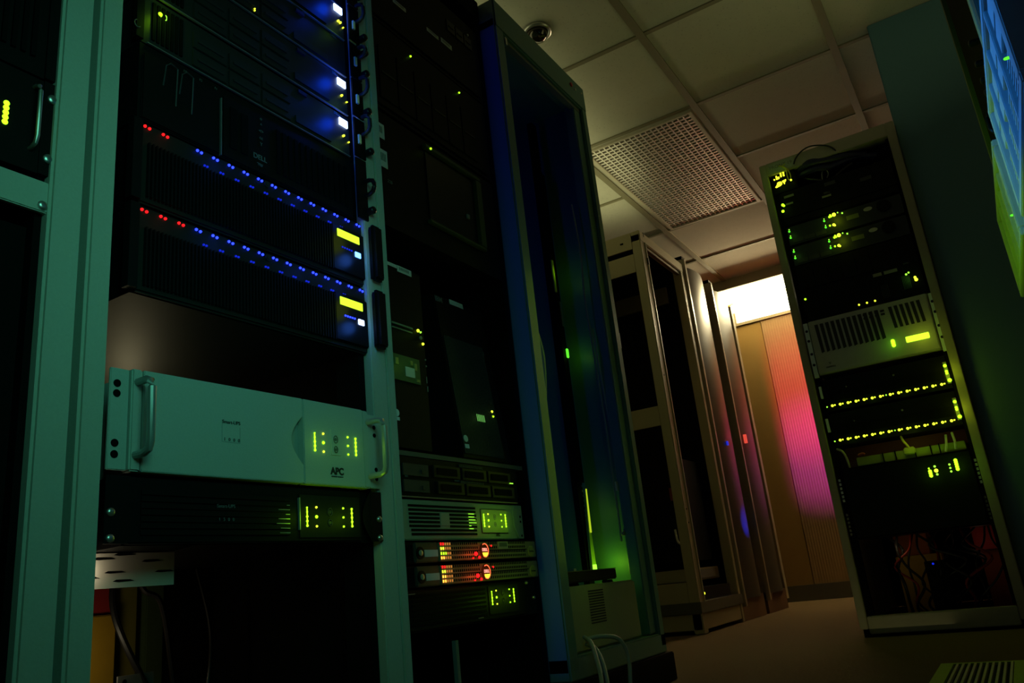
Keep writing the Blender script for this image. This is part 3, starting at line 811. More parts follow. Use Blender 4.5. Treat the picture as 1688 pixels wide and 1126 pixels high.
u.add('maker_badge', [Cy(1.298, 0.692, 0.008, 0.002, 0.0035, 16), B(1.29, 1.306, 0.676, 0.683, 0.002, 0.0035)], BLUEP)
u.add('jack', [Cy(1.412, 0.83, 0.0022, 0.002, 0.004), Cy(1.413, 0.815, 0.0022, 0.002, 0.004), B(1.411, 1.4135, 0.775, 0.79, 0.002, 0.003), B(1.412, 1.415, 0.755, 0.768, 0.002, 0.003)], GREYP)
lamp('tower_light_glow', 'POINT', (CX + 0.02, 1.385, 0.893), 0.0015, GREEN, 0.005)
lamp('card_glow', 'POINT', (CX + 0.04, 1.35, 0.81), 0.0025, GREEN, 0.01)

u = Unit('tower_server', 'leaning black tower server with a mesh front and white label, on the shelf', 'tower server', 'X', CX - 0.008, 1.645, 0.6125)
u.lean = 0.1157
u.add('case', B(1.535, 1.756, 0.613, 1.045, -0.42, -0.006), BLACK, bevel=0.004)
fr_ = u.add('front_panel', B(1.537, 1.754, 0.615, 1.043, -0.006, 0.002), BLACK, bevel=0.003)
u.add('mesh_grille', [B(1.548 + 0.0062 * i, 1.5505 + 0.0062 * i, 0.628, 0.93, 0.002, 0.0045) for i in range(28)], CHARC, fr_)
u.text('IBM', 1.556, 1.030, 0.020, GREYTX, 0.0026, bold=0.0004)
u.add('paper_label', B(1.604, 1.664, 1.030, 1.044, 0.002, 0.003), WHITE)
u.add('maker_badge', [Cy(1.557, 0.664, 0.0085, 0.0045, 0.006, 16), B(1.549, 1.565, 0.640, 0.650, 0.0045, 0.006)], BLUEP)
u.add('status_light', Cy(1.701, 0.750, 0.0030, 0.0045, 0.006, 10, 0.002), EYEL)
u.add('status_light', Cy(1.702, 0.737, 0.0026, 0.0045, 0.006, 10, 0.002), EGREEN)
u.add('power_button', Cy(1.700, 0.774, 0.006, 0.0045, 0.007, 14, 0.001), CHARC)
u.add('drive_light', [B(1.626 + 0.0062 * k, 1.6275 + 0.0062 * k, 0.716, 0.734, 0.0046, 0.0052) for k in range(6)], mat('faint_green_glow', (0.1, 0.2, 0.05), emit=(0.3, 1.0, 0.2), strength=0.5), fr_)
u.text('xSeries 225', 1.718, 0.895, 0.010, GREYTX, 0.0026, rot=math.pi / 2)
lamp('tower_drive_glow', 'POINT', (CX + 0.005, 1.655, 0.735), 0.004, (0.4, 1.0, 0.15), 0.01)

# two-row drive server
u = Unit('rack_server', 'black server with two rows of drive trays, right below the shelf', 'server', 'X', CX, 1.52, 0.514)
u.add('body', B(1.26, 1.755, 0.515, 0.600, -0.6, 0.0), BLACK)
for r, (a, b) in enumerate(((0.561, 0.588), (0.526, 0.553))):
    for i in range(3):
        x0 = 1.403 + 0.108 * i + 0.012 * r
        tr = u.add('drive_tray', [B(x0, x0 + 0.1, a, b, 0.0, 0.005)], mat('drive_tray', (0.010, 0.011, 0.010), 0.4), bevel=0.001)
        u.add('pull_handle', B(x0 + 0.012, x0 + 0.085, a + 0.006, b - 0.006, 0.005, 0.007), BLACKP, tr)
    u.add('vent', [B(1.505 + 0.006 * i, 1.509 + 0.006 * i, b - 0.0005 if r else 0.590, b + 0.006 if r else 0.5965, 0.0, 0.003) for i in range(16)], CHARC)
for i in range(2):
    u.add('optical_drive', [B(1.30, 1.385, 0.560 - 0.034 * i, 0.585 - 0.034 * i, 0.0, 0.004), B(1.36, 1.37, 0.566 - 0.034 * i, 0.574 - 0.034 * i, 0.004, 0.006)], CHARC)
u.add('chassis_edge', B(1.27, 1.74, 0.5145, 0.5165, 0.0, 0.006), BRUSH)
u.add('status_light', B(1.712, 1.726, 0.5625, 0.5645, 0.005, 0.007), EGREEN2)
u.text('IBM', 1.31, 0.5575, 0.006, GREYTX, 0.003)
u.text('PN 90P', 1.49, 0.5575, 0.006, GREYTX, 0.003)

# slatted pale power unit
u = Unit('power_unit', 'pale slatted power unit with green lights, above the red-lit servers', 'power unit', 'X', CX, 1.52, 0.427)
PG = mat('pale_green_grey_plastic', (0.32, 0.38, 0.27), 0.5)
u.add('body', B(1.27, 1.745, 0.428, 0.511, -0.5, 0.0), PG, bevel=0.002)
for i in range(8):
    v = 0.4985 - 0.0083 * i
    rows = ((1.312 + 0.002 * i / 2, 1.556),) if i in (0, 1, 6, 7) else ((1.313, 1.417), (1.454, 1.558))
    for a, b in rows:
        u.add('slat', B(a, b, v - 0.0026, v + 0.0022, 0.0, 0.0012), BLACKP)
u.add('badge', B(1.420, 1.452, 0.458, 0.485, 0.0, 0.0015), mat('badge_plate', (0.38, 0.45, 0.33), 0.5))
pn = u.add('control_panel', B(1.575, 1.690, 0.442, 0.498, 0.0, 0.003), mat('lit_panel_plastic', (0.42, 0.46, 0.22), 0.5), bevel=0.003)
ups_panel(u, 1.632, 0.4715, 0.003, face=GREYP)
u.text('APC', 1.644, 0.4385, 0.009, DKTX, 0.001, bold=0.0003)
u.add('slat_glint', [B(1.526, 1.526 + L, 0.4845 - 0.0066 * i, 0.4856 - 0.0066 * i, 0.0012, 0.0018) for i, L in enumerate((0.022, 0.022, 0.026, 0.03, 0.008, 0.016))], EGREEN2)  # glints on the slats, modelled as glowing strips
u.add('end_cap', Pl([(1.758, 0.429), (1.758, 0.510), (1.722, 0.510), (1.716, 0.49), (1.717, 0.46), (1.735, 0.429)], 0.0, 0.004), mat('grey_blue_cap', (0.22, 0.30, 0.28), 0.5), bevel=0.001)
for v in (0.482, 0.470, 0.436):
    u.add('slot_hole', Cy(1.747, v, 0.003, 0.004, 0.0048), BLACKP)
for x in (1.585, 1.632, 1.68):
    lamp('slatted_panel_glow', 'POINT', (CX + 0.03, x, 0.47), 0.008, GREEN, 0.01)


# thin servers with round red-lit badges
def pizza(v0, label, barcode):
    u = Unit('rack_server', label, 'server', 'X', CX + 0.004, 1.55, v0, 'thin silver servers with red badges')
    MS = mat('silver_bronze_bezel', (0.30, 0.27, 0.17), 0.4, 0.3)
    u.add('body', B(1.275, 1.795, v0 + 0.001, v0 + 0.042, -0.6, 0.0), BLACK)
    bz = u.add('bezel', B(1.39, 1.790, v0 + 0.002, v0 + 0.040, 0.0, 0.010), MS, bevel=0.0015)
    le = u.add('lock_panel', B(1.312, 1.388, v0 + 0.001, v0 + 0.041, 0.0, 0.008), mat('dark_olive_plastic', (0.05, 0.055, 0.04), 0.5), bevel=0.002)
    u.add('key_lock', [Cy(1.326, v0 + 0.020, 0.0125, 0.008, 0.010, 18), ], BLACK, le)
    u.add('lock_barrel', [Cy(1.326, v0 + 0.020, 0.006, 0.010, 0.0115, 14, 0.001)], mat('pale_lock', (0.5, 0.52, 0.4), 0.4, 0.4), le)
    u.add('paper_label', B(1.341, 1.386, v0 + 0.012, v0 + 0.026, 0.008, 0.009), mat('pale_blue_label', (0.55, 0.66, 0.72), 0.6), le)
    for r in range(4):
        v = v0 + 0.006 + 0.0092 * r + (0.001 if r > 1 else 0)
        cells, lit = [], []
        for i in range(44):
            x = 1.394 + 0.0079 * i
            if 1.53 < x < 1.575 or (x > 1.748 and r < 3) or (barcode and 1.615 < x < 1.66 and r > 1):
                continue
            (lit if i < 5 else cells).append(B(x, x + 0.0038, v, v + 0.0052, 0.010, 0.0106))
        seg = [cells[0]]
        for c in cells[1:]:
            if c[1] - seg[-1][1] > 0.012:
                u.add('vent_row', seg, BLACKP, bz); seg = []
            seg.append(c)
        u.add('vent_row', seg, BLACKP, bz)
        for i, s in enumerate(lit):
            m = (EORANGE, EORANGE, EYEL, ERED)[r] if i < 2 else mat('fading_amber', (0.3, 0.1, 0.02), emit=(1.0, 0.35, 0.06), strength=0.5)
            if r == 1 and barcode and i < 3:
                m = EGREEN
            u.add('vent_light', s, m, bz)
    rim = u.add('round_badge', [Cy(1.556, v0 + 0.0215, 0.0165, 0.010, 0.013, 28)], mat('bronze_badge', (0.16, 0.05, 0.03), 0.35, 0.4), bz)
    half = [(1.557 + 0.0105 * math.cos(a), v0 + 0.0165 + 0.0105 * math.sin(a)) for a in [math.pi + i * math.pi / 12 for i in range(13)]]
    u.add('badge_light', Pl(half, 0.013, 0.0138), mat('amber_badge', (0.3, 0.2, 0), emit=(1.0, 0.62, 0.03), strength=2.2), bz)
    u.add('badge_ring', T([Vector((1.556 + 0.0145 * math.cos(a), v0 + 0.0215 + 0.0145 * math.sin(a), 0.0132)) for a in [i * math.pi / 12 for i in range(-8, 9)]], 0.0011, 6), mat('red_ring', (0.3, 0, 0), emit=(1.0, 0.12, 0.04), strength=1.8), bz)
    u.text('DELL', 1.556, v0 + 0.0225, 0.0095, mat('red_letter', (0.5, 0.1, 0.08), emit=(1.0, 0.35, 0.25), strength=1.4), 0.0135, parent=bz, bold=0.0002)
    u.add('alert_light', Cy(1.522, v0 + 0.0145, 0.0042, 0.010, 0.012, 14, 0.003), ERED, bz)
    u.add('alert_light', [B(1.509, 1.512, v0 + 0.004, v0 + 0.007, 0.010, 0.012), B(1.533, 1.538, v0 + 0.004, v0 + 0.009, 0.010, 0.012)], ERED, bz)
    u.add('alert_light', Cy(1.5875, v0 + 0.031, 0.0018, 0.010, 0.012, 8), ERED, bz)
    u.add('groove', B(1.40, 1.745, v0 + 0.0205, v0 + 0.0225, 0.0101, 0.0108), BLACKP, bz)
    if barcode:
        lb = u.add('paper_label', B(1.617, 1.660, v0 + 0.0235, v0 + 0.0405, 0.010, 0.0112), mat('olive_label', (0.42, 0.42, 0.30), 0.6), bz)
        u.add('barcode', B(1.622, 1.655, v0 + 0.029, v0 + 0.038, 0.0112, 0.0116), PRINT, lb)
    u.add('oval_badge', Cy(1.764, v0 + 0.016, 0.0135, 0.010, 0.0125, 24), mat('gold_badge', (0.42, 0.40, 0.12), 0.4, 0.3), bz)
    u.text('PowerEdge', 1.764, v0 + 0.016, 0.0042, DKTX, 0.0128, parent=bz)
    lamp('badge_glow', 'POINT', (CX + 0.04, 1.528, v0 + 0.015), 0.014, (1.0, 0.10, 0.03), 0.006)
    lamp('vent_glow', 'POINT', (CX + 0.035, 1.42, v0 + 0.02), 0.003, (1.0, 0.55, 0.15), 0.01)


pizza(0.381, 'thin silver server with a red-lit round badge and a barcode sticker', True)
pizza(0.334, 'thin silver server with a red-lit round badge and no barcode, lower of the pair', False)

u = Unit('power_unit', 'black power unit with green light bars, lowest in the black rack', 'power unit', 'X', CX, 1.52, 0.248)
u.add('body', B(1.26, 1.79, 0.25, 0.331, -0.5, 0.0), BLACK)
u.add('front_cover', B(1.28, 1.73, 0.252, 0.329, 0.0, 0.004), BLACK, bevel=0.002)
u.add('control_panel', B(1.572, 1.70, 0.262, 0.324, 0.004, 0.0055), mat('olive_black_panel', (0.010, 0.011, 0.010), 0.5, spec=0.2), bevel=0.002)
ups_panel(u, 1.632, 0.2985, 0.0055, face=CHARC)
for x, v in ((1.743, 0.324), (1.791 - 0.02, 0.288)):
    screw(u, x, v, 0.004, 0.0042)
u.add('chassis_edge', [B(1.525, 1.545, 0.2585, 0.2605, 0.004, 0.006), B(1.29, 1.31, 0.322, 0.324, 0.004, 0.006)], BRUSH)
u.add('slats', [B(1.30, 1.56, 0.262 + 0.009 * i, 0.267 + 0.009 * i, 0.004, 0.006) for i in range(7)], BLACKP)
for x, e in ((1.585, 0.010), (1.68, 0.016), (1.63, 0.006)):
    lamp('low_panel_glow', 'POINT', (CX + 0.04, x, 0.297), e, GREEN, 0.008)

# ------------------------------------------------------------------ rack D: grey-green open cabinet, front plane x = -0.07
DX = -0.07
u = Unit('equipment_cabinet', 'tall grey-green open cabinet with a dark interior, right of the black rack', 'cabinet', 'X', DX, 2.16, 0.0)
u.add('post', B(1.830, 1.882, 0.10, 2.02, -0.062, 0.0), TEALP, bevel=0.005)
rp = u.add('post', B(2.424, 2.462, 0.10, 2.02, -0.05, 0.0), TEALP, bevel=0.004)
u.add('inner_strip', B(2.376, 2.424, 0.14, 2.0, -0.05, -0.012), TEALP, rp, bevel=0.003)
u.add('header', B(1.830, 2.462, 1.985, 2.09, -0.062, 0.002), TEALP, bevel=0.005)
u.add('header_lip', B(1.885, 2.42, 1.972, 1.983, -0.03, -0.010), mat('grey_lip', (0.20, 0.22, 0.20), 0.4))
u.add('hinge', B(1.882, 1.892, 1.945, 1.972, -0.012, 0.003), STEEL)
u.add('bottom_rail', B(1.830, 2.462, 0.082, 0.138, -0.062, 0.0), TEALP, bevel=0.004)
u.add('plinth', B(1.835, 2.482, 0.0, 0.081, -0.85, 0.012), BLACKP, bevel=0.003)
u.add('floor_tray', B(1.85, 2.44, 0.10, 0.137, -0.83, -0.06), mat('tray_green_grey', (0.20, 0.26, 0.18), 0.6))
u.add('right_side_panel', B(2.44, 2.462, 0.10, 2.02, -0.85, -0.05), TEALP)
u.add('left_side_panel', B(1.830, 1.85, 0.10, 2.02, -0.85, -0.062), BLACKP)
u.add('back_panel', B(1.85, 2.44, 0.10, 2.02, -0.85, -0.84), mat('cabinet_back', (0.05, 0.055, 0.055), 0.6))
u.add('roof', B(1.83, 2.462, 2.02, 2.085, -0.85, -0.062), TEALP)
mr = u.add('mounting_rail', B(2.352, 2.388, 0.14, 1.97, -0.20, -0.18), BLACKP)
u.add('rail_hole', [B(2.380, 2.385, 0.4 + 0.016 * i, 0.406 + 0.016 * i, -0.18, -0.1785) for i in range(92)], STEEL, mr)
u.add('latch', B(2.462, 2.472, 1.06, 1.115, -0.03, -0.004), mat('blue_latch', (0.08, 0.14, 0.35), 0.4))
u.add('latch_tongue', B(2.462, 2.466, 1.115, 1.16, -0.02, -0.012), STEEL)
u.add('indicator', Cy(2.348, 2.049, 0.008, 0.002, 0.006, 14, 0.002), mat('red_plastic', (0.5, 0.03, 0.04), 0.4))
u.add('key_lock', [Cy(2.378, 2.043, 0.005, 0.002, 0.006, 12), Cy(2.435, 2.058, 0.003, 0.002, 0.004, 12)], STEEL)
# status lights on the rail
u = Unit('patch_strip', 'slim black strip with a tiny bright green light, fixed upright inside the open cabinet', 'patch strip', 'X', DX - 0.178, 2.365, 0.3)
u.add('strip', [B(2.345, 2.378, 0.62, 1.75, 0.0005, 0.012)], BLACKP)
u.add('status_light', [B(2.366, 2.378, 1.045, 1.078, 0.012, 0.018)], EPURE, bevel=0.002)
u.add('reflector', B(2.340, 2.352, 1.28, 1.40, 0.012, 0.016), CAYE)
u.add('reflector', B(2.366, 2.374, 1.16, 1.25, 0.012, 0.015), GREYP)
lamp('cabinet_strip_glow', 'POINT', (DX - 0.14, 2.34, 1.35), 0.012, GREEN, 0.01)
lamp('cabinet_light_glow', 'POINT', (DX - 0.14, 2.38, 1.06), 0.010, GREEN, 0.006)
# beige box on the cabinet floor and the black unit on it
u = Unit('equipment_box', 'beige metal box with a slotted vent, standing on the floor of the open cabinet', 'box', 'X', DX - 0.02, 2.12, 0.138)
u.add('case', B(1.905, 2.335, 0.139, 0.303, -0.4, 0.0), mat('beige_metal', (0.34, 0.36, 0.22), 0.55, bump=0.2, scale=200), bevel=0.005)
for i in range(13):
    v = 0.287 - 0.0068 * i
    u.add('vent_slot', [B(2.016 + 0.0085 * k, 2.016 + 0.0085 * k + 0.0072, v - 0.0028, v + 0.0008, 0.0, 0.0008) for k in range(11)], DKTX)
u.add('foot', [Cy(2.02, 0.3045, 0.008, -0.06, -0.03), Cy(2.24, 0.3045, 0.006, -0.06, -0.03)], BLACK)
u = Unit('network_device', 'flat black device lying on the beige box inside the open cabinet', 'network device', 'X', DX - 0.03, 2.06, 0.31)
u.add('case', B(1.895, 2.235, 0.311, 0.341, -0.3, 0.0), BLACK, bevel=0.003)
u.add('chassis_edge', B(1.90, 2.23, 0.339, 0.3415, -0.002, 0.002), CHARC)
u.add('foot', [B(2.20, 2.21, 0.303, 0.311, -0.03, -0.02), B(1.91, 1.92, 0.303, 0.311, -0.03, -0.02)], BLACK)
u.add('connector', B(1.985, 2.00, 0.3415, 0.348, -0.02, -0.008), GREYP)
lamp('cabinet_green_light', 'POINT', (DX - 0.12, 2.385, 0.36), 0.085, (0.38, 1.0, 0.02), 0.02)
lamp('cabinet_green_top', 'POINT', (DX - 0.10, 2.30, 0.325), 0.014, GREEN, 0.01)
u = Unit('light_tube', 'glowing yellow-green upright light streak standing behind the flat black device', 'light', 'X', DX - 0.172, 2.38, 0.345)
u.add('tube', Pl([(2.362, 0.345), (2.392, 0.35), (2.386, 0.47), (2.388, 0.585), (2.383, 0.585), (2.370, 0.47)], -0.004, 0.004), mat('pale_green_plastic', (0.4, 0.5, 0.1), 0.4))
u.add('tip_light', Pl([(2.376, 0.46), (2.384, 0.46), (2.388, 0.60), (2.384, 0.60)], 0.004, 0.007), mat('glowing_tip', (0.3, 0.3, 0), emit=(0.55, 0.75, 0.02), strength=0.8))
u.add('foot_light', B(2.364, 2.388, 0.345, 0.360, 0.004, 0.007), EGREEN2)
lamp('light_tube_glow', 'POINT', (DX - 0.13, 2.385, 0.52), 0.006, GREEN, 0.01)
# cables in and around the cabinet
solo('network_cable', 'grey cable hanging down the right side inside the open cabinet', 'cable', [wtube([(DX - .06, 2.345, 1.58), (DX - .055, 2.352, 1.40), (DX - .06, 2.348, 1.22), (DX - .06, 2.36, 1.02), (DX - .06, 2.372, 0.80), (DX - .06, 2.372, 0.60), (DX - .06, 2.375, 0.50), (DX - .06, 2.37, 0.42)], 0.0035)], CAGR)
solo('network_cable', 'second grey cable beside the hanging one, ending in a knot', 'cable', [wtube([(DX - .055, 2.365, 1.12), (DX - .05, 2.362, 1.0), (DX - .05, 2.385, 0.80), (DX - .05, 2.386, 0.60), (DX - .05, 2.390, 0.47), (DX - .05, 2.36, 0.44), (DX - .05, 2.39, 0.43), (DX - .05, 2.38, 0.32)], 0.0035)], CAGR)
solo('cable_tag', 'small pale tag tied to the hanging grey cables', 'tag', [wbox(DX - .052, DX - .049, 2.362, 2.392, 0.575, 0.605)], WHITE, bevel=0.001)
solo('power_cable', 'stout grey cable slanting down from the left post inside the open cabinet', 'cable', [wtube([(DX - .075, 1.895, 1.28), (DX - .08, 1.94, 1.20), (DX - .085, 2.0, 1.09), (DX - .09, 2.05, 1.0), (DX - .10, 2.07, 0.92), (DX - .12, 2.08, 0.80)], 0.0055)], CAGR)
solo('power_cable', 'short grey cable bowing from the left post above the flat black device', 'cable', [wtube([(DX - .07, 1.885, 0.592), (DX - .08, 1.95, 0.605), (DX - .10, 2.01, 0.64), (DX - .14, 2.06, 0.72)], 0.006)], CAGR)
solo('power_cable', 'pair-twin grey cable drooping from the cabinet box to the floor, left strand', 'cable', [wtube([(DX - .0, 1.925, 0.178), (DX + .03, 1.90, 0.165), (DX + .06, 1.86, 0.13), (DX + .09, 1.81, 0.08), (DX + .10, 1.75, 0.02), (DX + .10, 1.68, 0.006)], 0.0055)], CAGR)
solo('power_cable', 'grey cable looping out of the cabinet and dropping to the floor, right strand', 'cable', [wtube([(DX - .0, 1.93, 0.172), (DX + .03, 1.965, 0.174), (DX + .06, 2.0, 0.162), (DX + .075, 2.01, 0.12), (DX + .08, 1.99, 0.06), (DX + .085, 1.96, 0.007)], 0.0055)], CAGR)
solo('power_cable', 'grey cable lying just beside the left strand in front of the cabinet base', 'cable', [wtube([(DX - .0, 1.932, 0.160), (DX + .035, 1.91, 0.150), (DX + .07, 1.872, 0.115), (DX + .10, 1.82, 0.06), (DX + .115, 1.76, 0.007), (DX + .12, 1.70, 0.006)], 0.0055)], CAGR)

# ------------------------------------------------------------------ rack E: tan open frame, front plane x = -0.52
EX = -0.52
u = Unit('server_rack', 'tan open rack frame with cut-out sides, behind the grey-green cabinet', 'rack', 'X', EX, 4.44, 0.0)
u.add('front_post', B(4.09, 4.155, 0.0, 2.20, -0.055, 0.0), TAN, bevel=0.004)
u.add('front_post', B(4.755, 4.80, 0.0, 2.20, -0.055, 0.0), TAN, bevel=0.004)
u.add('rear_post', [B(4.09, 4.15, 0.0, 2.20, -0.86, -0.80), B(4.74, 4.80, 0.0, 2.20, -0.86, -0.80)], BLACKP)
u.add('edge_bead', B(4.155, 4.163, 0.15, 2.16, -0.02, 0.006), mat('pale_edge', (0.60, 0.56, 0.42), 0.4))
u.add('header', B(4.09, 4.80, 2.155, 2.22, -0.055, 0.002), TAN, bevel=0.004)
u.add('header_lip', B(4.16, 4.755, 2.135, 2.150, -0.03, -0.01), mat('dark_tan', (0.2, 0.14, 0.08), 0.5))
tp = u.add('top_side_panel', [B(4.09, 4.10, 2.118, 2.218, -0.80, -0.055), B(4.09, 4.10, 1.974, 2.084, -0.80, -0.055), B(4.09, 4.10, 2.084, 2.118, -0.80, -0.72)], TAN)
u.add('vent_slot', B(4.088, 4.0905, 2.160, 2.170, -0.125, -0.105), BLACKP, tp)
u.add('side_crossbar', B(4.09, 4.10, 1.075, 1.182, -0.80, -0.055), TAN)
u.add('side_crossbar', B(4.09, 4.10, 0.155, 0.255, -0.80, -0.055), TAN)
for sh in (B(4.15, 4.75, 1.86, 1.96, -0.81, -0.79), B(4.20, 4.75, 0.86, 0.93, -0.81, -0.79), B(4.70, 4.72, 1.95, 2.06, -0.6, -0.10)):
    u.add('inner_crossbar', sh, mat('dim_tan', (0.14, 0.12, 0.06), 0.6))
u.add('top_plate', B(4.10, 4.80, 2.195, 2.21, -0.80, -0.055), BLACKP)
u.add('far_side_panel', B(4.78, 4.80, 0.10, 2.19, -0.80, -0.055), BLACKP)
u.add('back_panel', B(4.15, 4.75, 0.1, 2.15, -0.865, -0.86), BLACKP)
u.add('base', [B(4.09, 4.80, 0.02, 0.10, -0.86, -0.004)], TAN, bevel=0.003)
u.add('kick_plate', B(4.084, 4.806, 0.10, 0.155, -0.86, 0.006), mat('grey_kick', (0.13, 0.13, 0.10), 0.5), bevel=0.002)
for sh in (B(4.150, 4.166, 2.02, 2.06, -0.004, 0.008), B(4.150, 4.156, 2.195, 2.222, -0.01, 0.004)):
    u.add('clip', sh, DARK)
u.add('bolt', [Cy(4.12, v, 0.005, 0.0, 0.002) for v in (1.35, 0.62, 0.55)], DARK)
lp = u.add('screw', [Cy(x, v, 0.009, -0.30, -0.29) for x, v in ((4.20, 1.03), (4.21, 0.82), (4.21, 0.66), (4.21, 0.46))], STEEL)
u = Unit('equipment_box', 'low tan drawer box in the foot of the tan open rack', 'box', 'X', EX - 0.08, 4.45, 0.256)
u.add('case', B(4.17, 4.72, 0.256, 0.32, -0.55, 0.0), mat('pale_tan', (0.42, 0.37, 0.22), 0.5), bevel=0.003)
u.add('drawer_front', B(4.2, 4.70, 0.262, 0.312, 0.0, 0.004), GREYP, bevel=0.002)
u = Unit('network_device', 'dark device with one yellow-green light and a red block, inside the tan rack', 'network device', 'S', 4.30, -0.64, 0.40)
u.add('case', B(-1.2, -0.60, 0.36, 0.92, -0.35, -0.02), BLACKP)
u.add('status_light', Pl([(-0.648, 0.515), (-0.640, 0.515), (-0.641, 0.565), (-0.646, 0.565)], -0.02, -0.015), EYEL)
u.add('warning_block', [B(-0.668, -0.636, 0.69, 0.76, -0.02, -0.006), B(-0.652, -0.628, 0.60, 0.64, -0.02, -0.006)], mat('maroon_block', (0.20, 0.03, 0.02), 0.5))
lamp('tan_rack_light_glow', 'POINT', (-0.645, 4.25, 0.53), 0.006, GREEN, 0.01)
solo('signal_cable', 'white cable arcing from the small light inside the tan rack', 'cable', [wtube([(-0.645, 4.24, 0.53), (-0.640, 4.24, 0.47), (-0.625, 4.24, 0.45), (-0.60, 4.24, 0.42), (-0.585, 4.24, 0.38)], 0.006)], mat('white_cable', (0.6, 0.6, 0.55), 0.5))
u = Unit('network_device', 'dark unit with a tiny pale light at the foot of the tan rack front', 'network device', 'X', EX - 0.005, 4.44, 0.158)
u.add('case', B(4.20, 4.70, 0.158, 0.22, -0.45, -0.02), BLACK)
u.add('status_light', Cy(4.245, 0.19, 0.006, -0.02, -0.016, 12, 0.003), EYEL)

# ------------------------------------------------------------------ cabinets F and G behind the tan rack
DKC = mat('dark_brown_cabinet', (0.07, 0.062, 0.05), 0.36)


def far_cab(y0, y1, top, label, glint):
    u = Unit('equipment_cabinet', label, 'cabinet', 'X', EX, (y0 + y1) / 2, 0.0, 'dark cabinets beside the far wall')
    u.add('body', B(y0, y1, 0.02, top, -0.85, -0.05), BLACKP)
    # bowed door front
    n = 12
    pl_ = []
    bm = bmesh.new()
    rows = []
    for k in range(11):
        v = 0.12 + (top - 0.12) * k / 10
        row = []
        for i in range(n + 1):
            t = i / n
            bow = 0.045 * (1 - (2 * t - 1) ** 2)
            drop = 0.06 * max(0, (t - 0.55) / 0.45) ** 2 if k == 10 else 0
            row.append(bm.verts.new(u.f(y0 + 0.035 + (y1 - y0 - 0.04) * t, v - drop, -0.03 + bow)))
        rows.append(row)
    for a, b in zip(rows, rows[1:]):
        for i in range(n):
            bm.faces.new((a[i], a[i + 1], b[i + 1], b[i]))
    bmesh.ops.recalc_face_normals(bm, faces=bm.faces)
    r = bmesh.ops.solidify(bm, geom=bm.faces[:], thickness=0.012)
    me = bpy.data.meshes.new('door'); bm.to_mesh(me); bm.free()
    for p in me.polygons:
        p.use_smooth = True
    try:
        me.set_sharp_from_angle(angle=math.radians(35))
    except Exception:
        pass
    me.materials.append(DKC)
    o = bpy.data.objects.new('door', me); COL.objects.link(o); o.parent = u.o
    u.add('hinge_edge', B(y0, y0 + 0.030, 0.08, top + 0.03, -0.05, 0.012), mat('tan_edge', (0.48, 0.42, 0.30), 0.4), bevel=0.003)
    u.add('top_cap', B(y0 - 0.005, y0 + 0.06, top + 0.03, top + 0.05, -0.10, 0.0), BLACKP)
    u.add('plinth', B(y0, y1, 0.0, 0.13, -0.80, -0.01), mat('brown_plinth', (0.20, 0.11, 0.06), 0.5), bevel=0.003)
    return u


u = far_cab(4.83, 5.31, 2.235, 'dark bow-fronted cabinet next to the tan open rack', True)
u.add('status_light', B(5.02, 5.045, 1.04, 1.065, 0.014, 0.022), mat('dim_blue_lamp', (0, 0, 0.3), emit=(0.02, 0.05, 1.0), strength=0.5))
u = far_cab(5.37, 5.87, 2.22, 'dark bow-fronted cabinet closest to the far wall', True)
u.add('status_light', B(5.50, 5.515, 1.10, 1.16, 0.0, 0.020), mat('dim_red_lamp', (0.3, 0, 0), emit=(1.0, 0.10, 0.06), strength=0.7))
u.add('end_post', B(5.875, 5.93, 0.06, 2.20, -0.05, -0.01), TAN)
lamp('cabinet_blue_glow', 'SPOT', (-0.20, 4.98, 0.45), 26.0, (0.01, 0.03, 1.0), 0.01, (-0.5, 5.12, 0.56), cone=34)
lamp('cabinet_red_glow', 'POINT', (-0.40, 5.45, 1.16), 0.03, (1.0, 0.05, 0.06), 0.01)

# ------------------------------------------------------------------ rack R: the right-hand rack, facing the camera, front plane y = 3.42
RY = 3.42
u = Unit('server_rack', 'grey-brown rack on the right, leaning against the pillar, full of green-lit equipment', 'rack', 'S', RY, 0.61, 0.0)
u.o['label'] = 'grey-brown rack on the right beside the pillar, full of green-lit equipment'
u.add('left_side', B(0.327, 0.357, 0.03, 2.015, -0.88, 0.0), OLIVE, bevel=0.003)
u.add('right_side', B(0.858, 0.892, 0.03, 2.015, -0.88, 0.0), OLIVE, bevel=0.003)
u.add('header', B(0.357, 0.858, 1.955, 2.015, -0.06, -0.001), OLIVE, bevel=0.002)
u.add('roof', B(0.357, 0.858, 2.0, 2.012, -0.88, -0.06), OLIVE)
u.add('bottom_rail', B(0.358, 0.858, 0.012, 0.075, -0.06, -0.004), OLIVE, bevel=0.003)
u.add('floor_plate', B(0.357, 0.858, 0.03, 0.05, -0.86, -0.06), BLACKP)
u.add('plinth', B(0.335, 0.885, 0.0, 0.03, -0.86, -0.015), BLACKP)
u.add('back_panel', B(0.357, 0.858, 0.05, 1.05, -0.88, -0.87), BLACKP)
u.add('upper_light_block', B(0.357, 0.858, 1.86, 2.0, -0.31, -0.30), BLACKP)  # added to keep the pink rear glow off the cables
for x0, x1 in ((0.361, 0.383), (0.846, 0.857)):
    u.add('mounting_rail', B(x0, x1, 0.08, 1.95, -0.06, -0.02), BLACKP)
